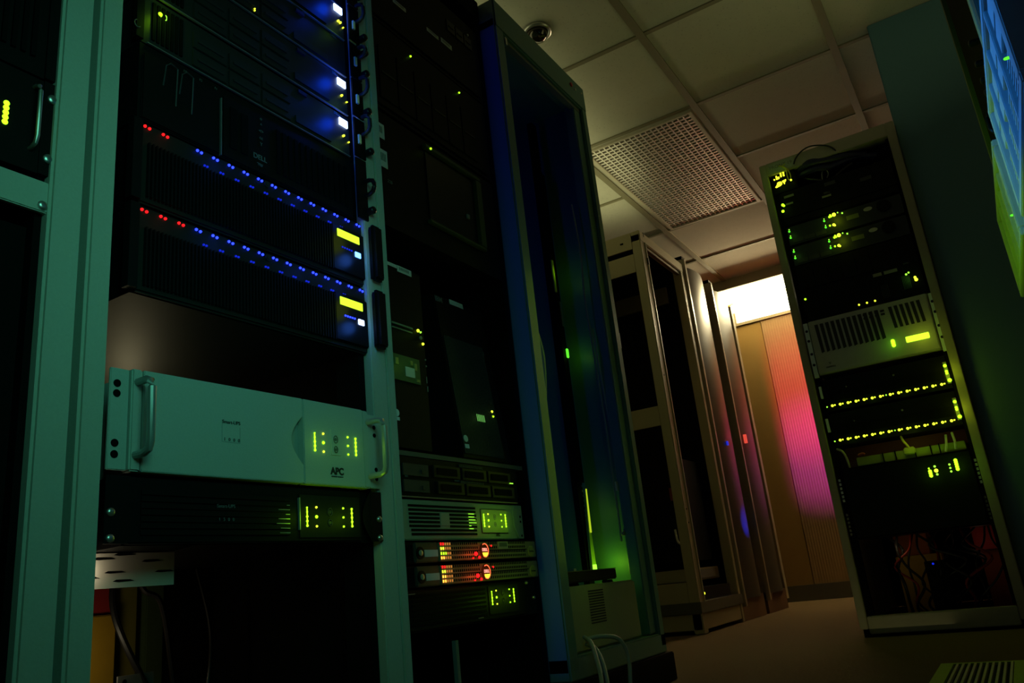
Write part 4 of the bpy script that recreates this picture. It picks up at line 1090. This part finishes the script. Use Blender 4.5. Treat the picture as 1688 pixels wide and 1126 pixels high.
for x0 in (0.364, 0.8465):
    r_ = u.add('rail_face', [B(x0, x0 + 0.0175 if x0 < 0.5 else x0 + 0.019, 1.014, 1.250, -0.02, -0.004)], BLUEP)
    for v in (1.215, 1.172, 1.115, 1.068):
        u.add('rail_hole', Cy(x0 + 0.009, v, 0.0058, -0.005, -0.003, 12), CABL, r_)
    if x0 < 0.5:
        u.add('rail_face', [B(x0 + 0.006, x0 + 0.0155, 0.925, 0.975, -0.02, -0.006), B(x0 + 0.004, x0 + 0.0145, 0.785, 0.84, -0.02, -0.006)], BLUEP)
    for k, (a, b) in enumerate(((0.40, 0.56), (0.52, 0.62), (0.38, 0.48))):
        if (x0 < 0.5) == (k != 1):
            pass
    for j in range(6):
        u.add('rail_slot', B(x0 + 0.001, x0 + 0.009, 0.505 + 0.016 * j, 0.515 + 0.016 * j, -0.02, -0.014), BLUEP)
        u.add('rail_slot', B(x0 + 0.001, x0 + 0.008, 0.375 + 0.015 * j, 0.384 + 0.015 * j, -0.02, -0.014), GREYP)

u = Unit('rack_sign', 'pale name strip fixed on the top left of the right-hand rack', 'sign', 'S', RY, 0.42, 1.962)
u.add('strip', B(0.368, 0.478, 1.962, 2.006, 0.0, 0.0015), mat('grey_sign', (0.34, 0.36, 0.34), 0.5))
u.text('FRONT 19', 0.42, 1.986, 0.022, GREYTX, 0.0018)

u = Unit('network_device', 'black box with a cluster of bright yellow-green symbols, top left of the right-hand rack', 'network device', 'S', RY, 0.42, 1.86)
u.add('case', B(0.366, 0.47, 1.862, 1.954, -0.2, -0.012), BLACK, bevel=0.002)
SYM = mat('lit_symbols', (0.2, 0.2, 0), emit=(0.90, 1.0, 0.02), strength=3)
DS = -0.012
u.add('lit_symbol', Cy(0.379, 1.933, 0.0034, DS, DS + 0.002), SYM)
u.add('lit_symbol', Pl([(0.387, 1.930), (0.387, 1.948), (0.392, 1.948), (0.393, 1.941), (0.402, 1.940), (0.402, 1.933), (0.398, 1.930)], DS, DS + 0.002), SYM)
u.add('lit_symbol', Pl([(0.407, 1.936), (0.413, 1.936), (0.413, 1.955), (0.407, 1.955)], DS, DS + 0.002), SYM)
u.add('lit_symbol', Pl([(0.419, 1.936), (0.425, 1.936), (0.425, 1.956), (0.419, 1.956)], DS, DS + 0.002), SYM)
u.add('lit_symbol', Pl([(0.376, 1.896), (0.380, 1.892), (0.402, 1.897), (0.408, 1.902), (0.406, 1.914), (0.396, 1.916), (0.388, 1.914), (0.386, 1.906)], DS, DS + 0.002), SYM)
u.add('lit_symbol', Pl([(0.410, 1.916), (0.427, 1.918), (0.427, 1.912), (0.420, 1.906), (0.419, 1.898), (0.416, 1.898), (0.414, 1.906), (0.410, 1.910)], DS, DS + 0.002), SYM)
lamp('symbol_glow', 'POINT', (0.40, RY - 0.05, 1.92), 0.02, GREEN, 0.01)

u = Unit('cable_bundle', 'dark mass of blue and black leads in the top of the right-hand rack', 'cables', 'S', RY, 0.62, 1.78)
def lead(u, pts, r, m, name='lead'):
    u.add(name, T(spline(pts), r), m)
lead(u, [(0.47, 1.95, -0.05), (0.53, 1.955, -0.01), (0.60, 1.95, -0.02), (0.68, 1.945, -0.03), (0.76, 1.93, -0.06)], 0.016, CABL)
lead(u, [(0.47, 1.93, -0.05), (0.55, 1.925, -0.02), (0.62, 1.915, -0.03), (0.72, 1.93, -0.05), (0.80, 1.91, -0.06)], 0.014, CABL)
lead(u, [(0.50, 1.91, -0.05), (0.56, 1.87, -0.03), (0.60, 1.85, -0.03), (0.64, 1.88, -0.04), (0.70, 1.91, -0.05)], 0.006, CABK)
lead(u, [(0.57, 1.86, -0.03), (0.575, 1.90, -0.03), (0.59, 1.91, -0.03), (0.60, 1.89, -0.03), (0.59, 1.87, -0.03)], 0.0022, GREYP)
u = Unit('cable_lead', 'thin black lead arching over the top edge of the right-hand rack', 'cable', 'S', RY, 0.55, 1.95)
u.add('lead', T(spline([(0.475, 1.968, 0.004), (0.49, 1.99, 0.01), (0.52, 2.012, 0.012), (0.56, 2.02, 0.012), (0.61, 2.005, 0.01), (0.64, 1.985, 0.005), (0.66, 1.955, -0.01)]), 0.0035), CABK)
u = Unit('cable_lead', 'pale lead hanging in a curve at the top of the right-hand rack', 'cable', 'S', RY, 0.70, 1.78)
u.add('lead', T(spline([(0.785, 1.87, -0.04), (0.775, 1.84, -0.02), (0.745, 1.795, -0.015), (0.71, 1.775, -0.015), (0.68, 1.772, -0.015), (0.655, 1.780, -0.015), (0.635, 1.80, -0.02), (0.625, 1.83, -0.04)]), 0.0032), mat('pale_lead', (0.45, 0.42, 0.33), 0.5))
u = Unit('cable_lead', 'yellow lead looping down beside the bright symbols', 'cable', 'S', RY, 0.44, 1.89)
u.add('lead', T(spline([(0.412, 1.985, 0.002), (0.43, 1.975, 0.004), (0.445, 1.955, 0.004), (0.452, 1.925, 0.003), (0.448, 1.90, 0.002)]), 0.0024), CAYE)
u.add('lead', T(spline([(0.44, 1.985, 0.002), (0.425, 1.975, 0.004), (0.44, 1.96, 0.004), (0.438, 1.93, 0.003), (0.440, 1.905, 0.002)]), 0.0024), CAYE)
u.add('plug_light', Cy(0.449, 1.900, 0.0042, 0.002, 0.005, 12, 0.002), EYEL)


def r_unit(v0, v1, label, name='rack_server', cat='server', m=None, d=-0.008, group=None):
    u = Unit(name, label, cat, 'S', RY, 0.615, v0, group)
    u.add('body', B(0.384, 0.845, v0 + 0.001, v1 - 0.001, -0.42, d), m or BLACK)
    return u


u = r_unit(1.735, 1.858, 'black device with two stacked yellow-green lights at left, under the bright symbols')
u.add('status_light', [Cy(0.385 + 0.006, 1.802, 0.0062, -0.008, -0.005, 14, 0.003), Cy(0.389 + 0.006, 1.797, 0.005, -0.008, -0.005, 14, 0.003)], EGREEN)
u.add('status_light', Cy(0.386, 1.773, 0.0062, -0.008, -0.005, 14, 0.003), EGREEN)
for a, b, c, dd in ((0.403, 0.445, 1.829, 1.839), (0.405, 0.435, 1.795, 1.803), (0.555, 0.592, 1.776, 1.784)):
    u.add('label_strip', B(a, b, c, dd, -0.008, -0.006), GREYP)
for a, b, c, dd in ((0.575, 0.62, 1.825, 1.84), (0.715, 0.76, 1.795, 1.81)):
    u.add('label_strip', B(a, b, c, dd, -0.008, -0.006), CHARC)
u.text('DELL', 0.578, 1.795, 0.012, GREYTX, -0.0075)
lamp('stacked_light_glow', 'POINT', (0.40, RY - 0.035, 1.79), 0.007, GREEN, 0.008)
u = r_unit(1.70, 1.733, 'thin unlit black device, above the twin servers with oval badges')
u.add('bezel', B(0.395, 0.835, 1.704, 1.729, -0.008, -0.004), BLACK, bevel=0.001)


def oval_server(v0, label):
    u = r_unit(v0 + 0.004, v0 + 0.090, label, group='twin dark servers with oval badges', m=mat('slate_bezel', (0.016, 0.022, 0.03), 0.45))
    for x in (0.393, 0.541):
        for k in (0.069, 0.039):
            u.add('drive_light', Cy(x, v0 + k, 0.0042, -0.008, -0.005, 12, 0.002), EPURE)
            u.add('drive_light', Cy(x + 0.001, v0 + k + 0.009, 0.0022, -0.008, -0.006, 8, 0.001), EGREEN2)
    u.add('power_light', [Cy(0.584, v0 + 0.084, 0.0076, -0.008, -0.004, 16, 0.004)], EYEL)
    u.add('status_light', [Cy(0.565, v0 + 0.080, 0.0046, -0.008, -0.005, 12, 0.002), Cy(0.569, v0 + 0.087, 0.0036, -0.008, -0.005, 12, 0.002), Cy(0.572, v0 + 0.080, 0.0036, -0.008, -0.005, 12, 0.002)], EGREEN)
    u.add('status_light', Cy(0.600, v0 + 0.0885, 0.0028, -0.008, -0.006, 10, 0.001), EGREEN2)
    u.add('status_light', Cy(0.617, v0 + 0.080, 0.0034, -0.008, -0.005, 10, 0.001), EGREEN2)
    u.add('network_light', [Cy(0.574, v0 + 0.040, 0.0056, -0.008, -0.005, 12, 0.003), Cy(0.578, v0 + 0.036, 0.004, -0.008, -0.005, 12, 0.003)], EYEL)
    u.add('network_light', Cy(0.559, v0 + 0.041, 0.0038, -0.008, -0.005, 12, 0.002), EGREEN)
    u.add('label_strip', B(0.628, 0.677, v0 + 0.041, v0 + 0.060, -0.008, -0.006), mat('olive_strip', (0.13, 0.15, 0.07), 0.5))
    u.add('label_strip', B(0.548, 0.574, v0 + 0.056, v0 + 0.065, -0.008, -0.006), CHARC)
    ov = [(0.716 + 0.017 * math.cos(a), v0 + 0.064 + 0.0085 * math.sin(a)) for a in [i * math.pi / 12 for i in range(24)]]
    u.add('oval_badge', Pl(ov, -0.008, -0.005), mat('silver_badge', (0.5, 0.5, 0.52), 0.4, 0.3))
    u.add('thumb_catch', Cy(0.775, v0 + 0.058, 0.026, -0.010, -0.002, 20), BLACK)
    u.add('drive_row', [B(0.40 + 0.048 * i, 0.443 + 0.048 * i, v0 + 0.012, v0 + 0.03, -0.008, -0.006) for i in range(3)], CHARC)
    lamp('server_cluster_glow', 'POINT', (0.588, RY - 0.045, v0 + 0.07), 0.030, (0.72, 1.0, 0.02), 0.012)
    lamp('drive_cluster_glow', 'POINT', (0.541, RY - 0.03, v0 + 0.055), 0.004, (0.3, 1.0, 0.1), 0.01)
    lamp('drive_cluster_glow', 'POINT', (0.40, RY - 0.03, v0 + 0.055), 0.004, (0.3, 1.0, 0.1), 0.01)


oval_server(1.603, 'upper of the twin dark servers with an oval silver badge')
oval_server(1.507, 'lower of the twin dark servers with an oval silver badge')

u = r_unit(1.256, 1.508, 'tall black server with a large green light at right and three small lights below')
for a, b in ((0.672, 0.705), (0.714, 0.764)):
    u.add('label_strip', B(a, b, 1.372, 1.385, -0.008, -0.006), GREYP)
u.add('label_strip', B(0.79, 0.81, 1.392, 1.398, -0.008, -0.006), CHARC)
u.add('power_light', [Cy(0.821, 1.318, 0.0062, -0.008, -0.004, 14, 0.003), Cy(0.819, 1.328, 0.005, -0.008, -0.004, 14, 0.003)], EYEL)
u.add('drive_light', [Cy(0.791, 1.349, 0.004, -0.008, -0.005, 12, 0.002), Cy(0.801, 1.354, 0.0035, -0.008, -0.005, 12, 0.002)], EGREEN2)
u.add('light_grille', [B(0.772 + 0.005 * i, 0.7745 + 0.005 * i, 1.29, 1.345, -0.008, -0.005) for i in range(6)], mat('ribbed_green', (0.06, 0.10, 0.05), 0.4))
u.add('vent_grille', [B(0.69 + 0.006 * i, 0.692 + 0.006 * i, 1.275, 1.33, -0.008, -0.006) for i in range(5)], CHARC)
u.add('status_light', Cy(0.384 + 0.012, 1.355, 0.0042, -0.008, -0.005, 12, 0.002), EGREEN)
for i in range(3):
    u.add('status_light', Cy(0.595 + 0.031 * i, 1.274, 0.0036, -0.008, -0.005, 12, 0.002), EYEL)
u.add('drive_row', [B(0.40 + 0.056 * i, 0.45 + 0.056 * i, 1.40, 1.49, -0.008, -0.005) for i in range(5)], BLACK)
lamp('tall_server_glow', 'POINT', (0.795, RY - 0.03, 1.335), 0.008, (0.3, 1.0, 0.1), 0.01)

# grey vented power unit
u = r_unit(1.020, 1.254, 'grey vented power unit with a lit yellow-green display, middle of the right-hand rack', 'power_unit', 'power unit', GREYP)
bz = u.add('front_cover', B(0.386, 0.842, 1.022, 1.252, -0.008, 0.004), mat('light_grey_plastic', (0.44, 0.44, 0.42), 0.5), bevel=0.004)
for i in range(12):
    x = 0.409 + 0.0214 * i
    u.add('vent_slot', Pl([(x, 1.232), (x + 0.014, 1.232), (x + 0.018 + 0.001 * i * 0.2, 1.112), (x + 0.006, 1.108)], 0.004, 0.005), mat('vent_dark', (0.02, 0.02, 0.018), 0.6), bz)
for i in range(6):
    x = 0.697 + 0.0205 * i
    u.add('vent_slot', Pl([(x, 1.232), (x + 0.013, 1.232), (x + 0.018, 1.142), (x + 0.006, 1.142)], 0.004, 0.005), MATS['vent_dark'], bz)
u.add('small_vent', [B(0.60 + 0.022 * (i % 4), 0.615 + 0.022 * (i % 4), 1.205 + 0.014 * (i // 4), 1.213 + 0.014 * (i // 4), 0.0042, 0.0055) for i in range(8)], MATS['vent_dark'], bz)
u.add('display', B(0.731, 0.815, 1.073, 1.097, 0.004, 0.007), ELCD, bevel=0.003)
u.add('power_light', [Cy(0.684, v, 0.0075, 0.004, 0.007, 14, 0.003) for v in (1.075, 1.084, 1.092)], EGREEN)
u.text('v', 0.437, 1.062, 0.02, DKTX, 0.0044)
u.text('COMPAQ', 0.437, 1.045, 0.009, DKTX, 0.0044)
lamp('grey_unit_glow', 'POINT', (0.79, RY - 0.06, 1.085), 0.05, (0.75, 1.0, 0.03), 0.02)
lamp('grey_unit_light_glow', 'POINT', (0.684, RY - 0.05, 1.083), 0.020, (0.2, 1.0, 0.02), 0.01)


def switch(v0, label, low):
    u = r_unit(v0, v0 + 0.132, label, 'network_switch', 'network switch', group='network switches in the right-hand rack')
    n0 = 0.407
    for i in range(14):
        x = n0 + 0.0306 * i + (0.006 if i > 6 else 0)
        u.add('port_light', [Cy(x, v0 + 0.022, 0.0050, -0.008, -0.005, 12, 0.003), Cy(x + 0.010, v0 + 0.023, 0.0030, -0.008, -0.006, 8, 0.002)], EYEL)
    u.add('port_light', Cy(0.386, v0 + 0.021, 0.0030, -0.008, -0.006, 8, 0.002), EGREEN2)
    u.add('port_light', Cy(0.612, v0 + 0.023, 0.0028, -0.008, -0.006, 8, 0.002), EGREEN2)
    for v, r in ((0.090, 0.0062), (0.068, 0.005), (0.060, 0.005), (0.032, 0.0072)):
        u.add('status_light', Cy(0.838 + (0.003 if v < 0.04 else 0), v0 + v, r, -0.008, -0.004, 14, 0.003), EGREEN)
    u.add('status_panel', B(0.832, 0.845, v0 + 0.02, v0 + 0.105, -0.008, -0.006), GREYP)
    u.add('port_block', [B(0.40 + 0.062 * i, 0.455 + 0.062 * i, v0 + 0.04, v0 + 0.075, -0.008, -0.006) for i in range(7)], BLACKP)
    u.add('maker_mark', [Cy(0.655, v0 + 0.095, 0.004, -0.008, -0.006), Cy(0.475, v0 + 0.088, 0.003, -0.008, -0.006)], GREYP)
    for x in (0.45, 0.56, 0.68, 0.78):
        lamp('port_glow', 'POINT', (x, RY - 0.03, v0 + 0.022), 0.006, GREEN, 0.01)
    lamp('switch_status_glow', 'POINT', (0.838, RY - 0.04, v0 + 0.06), 0.06, (0.75, 1.0, 0.02), 0.01)


switch(0.866, 'upper black network switch with a long row of yellow-green port lights', False)
switch(0.724, 'lower black network switch with a port light row, above the yellow cable tray', True)

# cable tray below the switches
u = Unit('cable_tray', 'shallow yellow-green cable tray with dark red back, under the lower switch', 'cable tray', 'S', RY, 0.62, 0.633)
u.add('tray', B(0.448, 0.835, 0.634, 0.668, -0.10, -0.02), mat('lime_tray', (0.30, 0.34, 0.05), 0.5), bevel=0.002)
u.add('back_plate', B(0.40, 0.845, 0.668, 0.722, -0.14, -0.12), mat('brick_red_plate', (0.25, 0.06, 0.03), 0.6))
u.add('divider', [B(x, x + 0.004, 0.634, 0.672, -0.02, -0.016) for x in (0.545, 0.59, 0.66, 0.715, 0.745)], BLACKP)
u.add('cable_clip', [B(0.625, 0.665, 0.648, 0.675, -0.02, -0.004)], mat('bright_lime', (0.5, 0.55, 0.08), 0.5), bevel=0.004)
lamp('tray_glow', 'POINT', (0.66, RY - 0.06, 0.712), 0.05, (0.72, 1.0, 0.1), 0.03)
for lab, pts, m in (('pale lead curving into the bright clip of the yellow cable tray', [(0.625, 0.722, -0.03), (0.632, 0.70, -0.01), (0.64, 0.685, -0.006), (0.645, 0.672, -0.01)], CAYE),
                    ('white lead standing at the right end of the yellow cable tray', [(0.765, 0.637, -0.012), (0.772, 0.66, -0.012), (0.778, 0.70, -0.03)], mat('white_cable', (0.6, 0.6, 0.55), 0.5)),
                    ('second white lead at the right end, nearer the rack side', [(0.80, 0.64, -0.012), (0.803, 0.67, -0.012), (0.80, 0.705, -0.03)], mat('white_cable', (0.6, 0.6, 0.55), 0.5)),
                    ('pale thick lead bending at the left end of the yellow cable tray', [(0.385, 0.715, -0.02), (0.405, 0.70, -0.012), (0.415, 0.67, -0.012), (0.418, 0.635, -0.02)], mat('pale_lead', (0.45, 0.42, 0.33), 0.5)),
                    ('short red lead on the left of the yellow cable tray', [(0.46, 0.676, -0.012), (0.475, 0.680, -0.010), (0.485, 0.676, -0.012)], CARD)):
    u = Unit('cable_lead', lab, 'cable', 'S', RY, pts[0][0], pts[0][1])
    u.add('lead', T(spline(pts), 0.0045), m)

u = Unit('power_unit', 'large black power unit with two glowing light bars, low in the right-hand rack', 'power unit', 'S', RY, 0.61, 0.355)
u.add('body', B(0.384, 0.845, 0.357, 0.632, -0.42, -0.006), BLACK)
u.add('front_cover', B(0.386, 0.843, 0.36, 0.630, -0.006, 0.0), BLACK, bevel=0.004)
DD = 0.0
u.add('bar_graph', [Cy(0.6965, v, 0.0065, DD, DD + 0.002, 12, 0.003) for v in (0.556, 0.565, 0.573)] + [Cy(0.695, 0.584, 0.003, DD, DD + 0.002, 12, 0.001)], EGREEN)
u.add('bar_graph', [Cy(0.789, v, 0.0065, DD, DD + 0.002, 12, 0.003) for v in (0.566, 0.575, 0.584, 0.592, 0.599)], EGREEN)
u.add('status_light', Cy(0.7175, 0.572, 0.007, DD, DD + 0.002, 12, 0.003), EYEL)
u.add('status_light', Cy(0.716, 0.588, 0.0042, DD, DD + 0.002, 12, 0.002), EGREEN2)
u.add('status_light', Cy(0.718, 0.558, 0.0042, DD, DD + 0.002, 12, 0.002), EGREEN2)
for v in (0.587, 0.574, 0.561):
    u.add('status_light', Cy(0.766, v, 0.0038, DD, DD + 0.002, 12, 0.002), EGREEN2)
lamp('black_unit_glow', 'POINT', (0.70, RY - 0.06, 0.568), 0.05, (0.35, 1.0, 0.01), 0.01)
lamp('black_unit_glow', 'POINT', (0.79, RY - 0.06, 0.58), 0.05, (0.35, 1.0, 0.01), 0.01)

# cables and boards in the foot of the rack
rb = random.Random(11)
for nm, lab, x0, x1, z0, z1, y, m in (('storage_box', 'yellow carton behind the cables at the foot of the right-hand rack', 0.47, 0.64, 0.10, 0.275, 3.72, YEL),
                                      ('storage_box', 'orange carton lying on the yellow one behind the cables', 0.475, 0.60, 0.276, 0.37, 3.74, ORANGE),
                                      ('storage_box', 'red carton at the right behind the cables in the rack foot', 0.765, 0.855, 0.27, 0.37, 3.70, RED),
                                      ('storage_box', 'small orange carton under the red one behind the cables', 0.775, 0.856, 0.12, 0.268, 3.74, ORANGE)):
    solo(nm, lab, 'carton', [wbox(x0, x1, y, y + 0.10, 0.051 if z0 < 0.15 else z0, z1)], m, bevel=0.002)
lamp('rack_foot_light', 'SPOT', (0.50, 3.50, 0.33), 0.06, (1.0, 0.75, 0.35), 0.03, (0.62, 3.75, 0.2), cone=110)
lamp('rack_foot_light', 'POINT', (0.80, 3.62, 0.30), 0.008, (1.0, 0.5, 0.3), 0.03)
words = ('first', 'second', 'third', 'fourth', 'fifth', 'sixth', 'seventh', 'eighth', 'ninth', 'tenth', 'eleventh', 'twelfth', 'thirteenth', 'fourteenth')
for i in range(14):
    x = 0.48 + 0.026 * i
    pts = [(x + rb.uniform(-.03, .03), 3.60 + rb.uniform(-.05, .03), 0.356), (x + rb.uniform(-.04, .05), 3.56 + rb.uniform(-.04, .03), 0.30), (x + rb.uniform(-.05, .08), 3.53, 0.24),
           (x + rb.uniform(-.05, .08), 3.54 + rb.uniform(-.03, .03), 0.17), (x * 0.8 + 0.12 + rb.uniform(-.03, .03), 3.56, 0.10), (x * 0.8 + 0.12, 3.60, 0.055)]
    solo('power_cable', 'dark cable hanging in the rack foot, %s of fourteen from the left' % words[i], 'cable', [wtube(pts, rb.choice((0.004, 0.005, 0.006)))],
         (CABK, CABK, CARD, CABK)[i % 4], 'cables hanging in the foot of the right-hand rack')
u = Unit('network_device', 'tiny blue-lit dark adapter among the cables in the rack foot', 'network device', 'S', 3.52, 0.62, 0.051)
u.add('case', B(0.59, 0.66, 0.051, 0.25, -0.08, 0.0), BLACKP)
u.add('status_light', Cy(0.62, 0.24, 0.004, 0.0, 0.002), EBLUE2)

# ------------------------------------------------------------------ right-hand row facing the other way, plane x = 1.085
RX = 1.085
BZ = mat('cream_bezel', (0.50, 0.55, 0.56), 0.5)
BZD = mat('cream_recess', (0.22, 0.28, 0.28), 0.6)


def right_rack(y0, y1, label):
    u = Unit('server_rack', label, 'rack', 'W', RX, -(y0 + y1) / 2, 0.0, 'racks along the right edge')
    u.add('post', B(-y0 - 0.045, -y0, 0.04, 2.05, -0.06, -0.012), BEIGE, bevel=0.003)
    u.add('post', B(-y1, -y1 + 0.04, 0.04, 2.05, -0.06, -0.012), mat('dim_green_post', (0.14, 0.17, 0.15), 0.5), bevel=0.003)
    u.add('base', B(-y1, -y0, 0.0, 0.05, -0.8, -0.02), BLACKP)
    u.add('top_frame', B(-y1, -y0, 2.03, 2.08, -0.8, -0.02), BLACKP)
    u.add('side_panel', [B(-y1, -y1 + 0.012, 0.05, 2.03, -0.8, -0.06), B(-y0 - 0.012, -y0, 0.05, 2.03, -0.8, -0.06)], BLACKP)
    u.add('back_panel', B(-y1, -y0, 0.05, 2.03, -0.81, -0.80), BLACKP)


def storage(y0, y1, v0, v1, label):
    u = Unit('storage_server', label, 'storage server', 'W', RX, -(y0 + y1) / 2, v0, 'cream storage servers along the right edge')
    a, b = -y1, -y0
    u.add('body', B(a + 0.002, b - 0.002, v0, v1, -0.55, -0.03), BLACK)
    bz = u.add('bezel', [B(a, b, v1 - 0.016, v1, -0.03, 0.018), B(a, b, v0, v0 + 0.016, -0.03, 0.018), B(a, a + 0.03, v0 + 0.016, v1 - 0.016, -0.03, 0.018), B(b - 0.03, b, v0 + 0.016, v1 - 0.016, -0.03, 0.018)], BZ, bevel=0.002)
    u.add('inner_panel', B(a + 0.03, b - 0.03, v0 + 0.016, v1 - 0.016, -0.03, -0.022), BZD)
    nseg = 4
    w = (b - a - 0.06) / nseg
    for i in range(nseg):
        x0 = a + 0.03 + w * i
        u.add('drive_door', [B(x0 + 0.004, x0 + w - 0.016, v1 - 0.060, v1 - 0.022, -0.022, 0.012), B(x0 + 0.004, x0 + w - 0.016, v1 - 0.098, v1 - 0.066, -0.022, 0.012)], BZ, bevel=0.0015)
        u.add('divider', B(x0 + w - 0.013, x0 + w - 0.001, v0 + 0.016, v1 - 0.016, -0.022, 0.017), BZ, bevel=0.0015)
    for i in range(9):
        v = v0 + 0.022 + 0.0095 * i
        u.add('louver', B(a + 0.032, b - 0.032, v, v + 0.0042, -0.022, 0.010), BZ)
    u.add('status_light', Cy(-y0 - 0.065 - (0.02), v1 - 0.135, 0.0022, 0.012, 0.016, 10, 0.003), EPURE)
    return u


right_rack(0.98, 1.625, 'rack at the right edge holding the nearer cream storage server')
right_rack(1.640, 2.285, 'rack at the right edge holding the farther cream storage server')
storage(1.10, 1.62, 0.85, 1.068, 'cream storage server lit blue, at the upper right edge')
storage(1.735, 2.225, 0.855, 1.062, 'cream storage server lit green, just beyond the blue one')
for y0, nm in ((1.06, 'dark server with side handle above the nearer cream storage server'), (1.70, 'dark server with a black handle above the farther cream storage server')):
    u = Unit('rack_server', nm, 'server', 'W', RX, -(y0 + 0.26), 1.07)
    u.add('body', B(-y0 - 0.51, -y0, 1.072, 2.02, -0.55, -0.02), BLACKP)
    handle(u, -y0 - 0.06, 1.085, 1.135, -0.02, 0.030, GLOSS, 0.004)
    for v in (1.15, 1.172, 1.20, 1.24, 1.29):
        u.add('thumbscrew', Cy(-y0 - 0.05, v, 0.007, -0.02, 0.0, 12, 0.003), GLOSS)
    for k in range(3):
        u.add('screw', Cy(-y0 - 0.12, 1.10 + 0.05 * k, 0.003, -0.02, -0.016), STEEL)
u = Unit('rack_server', 'black chassis below the farther cream storage server at the right edge', 'server', 'W', RX, -1.96, 0.5)
u.add('body', B(-2.21, -1.70, 0.06, 0.85, -0.55, -0.03), BLACKP)
u.add('bezel', B(-2.19, -1.72, 0.08, 0.84, -0.03, -0.024), BLACK, bevel=0.002)
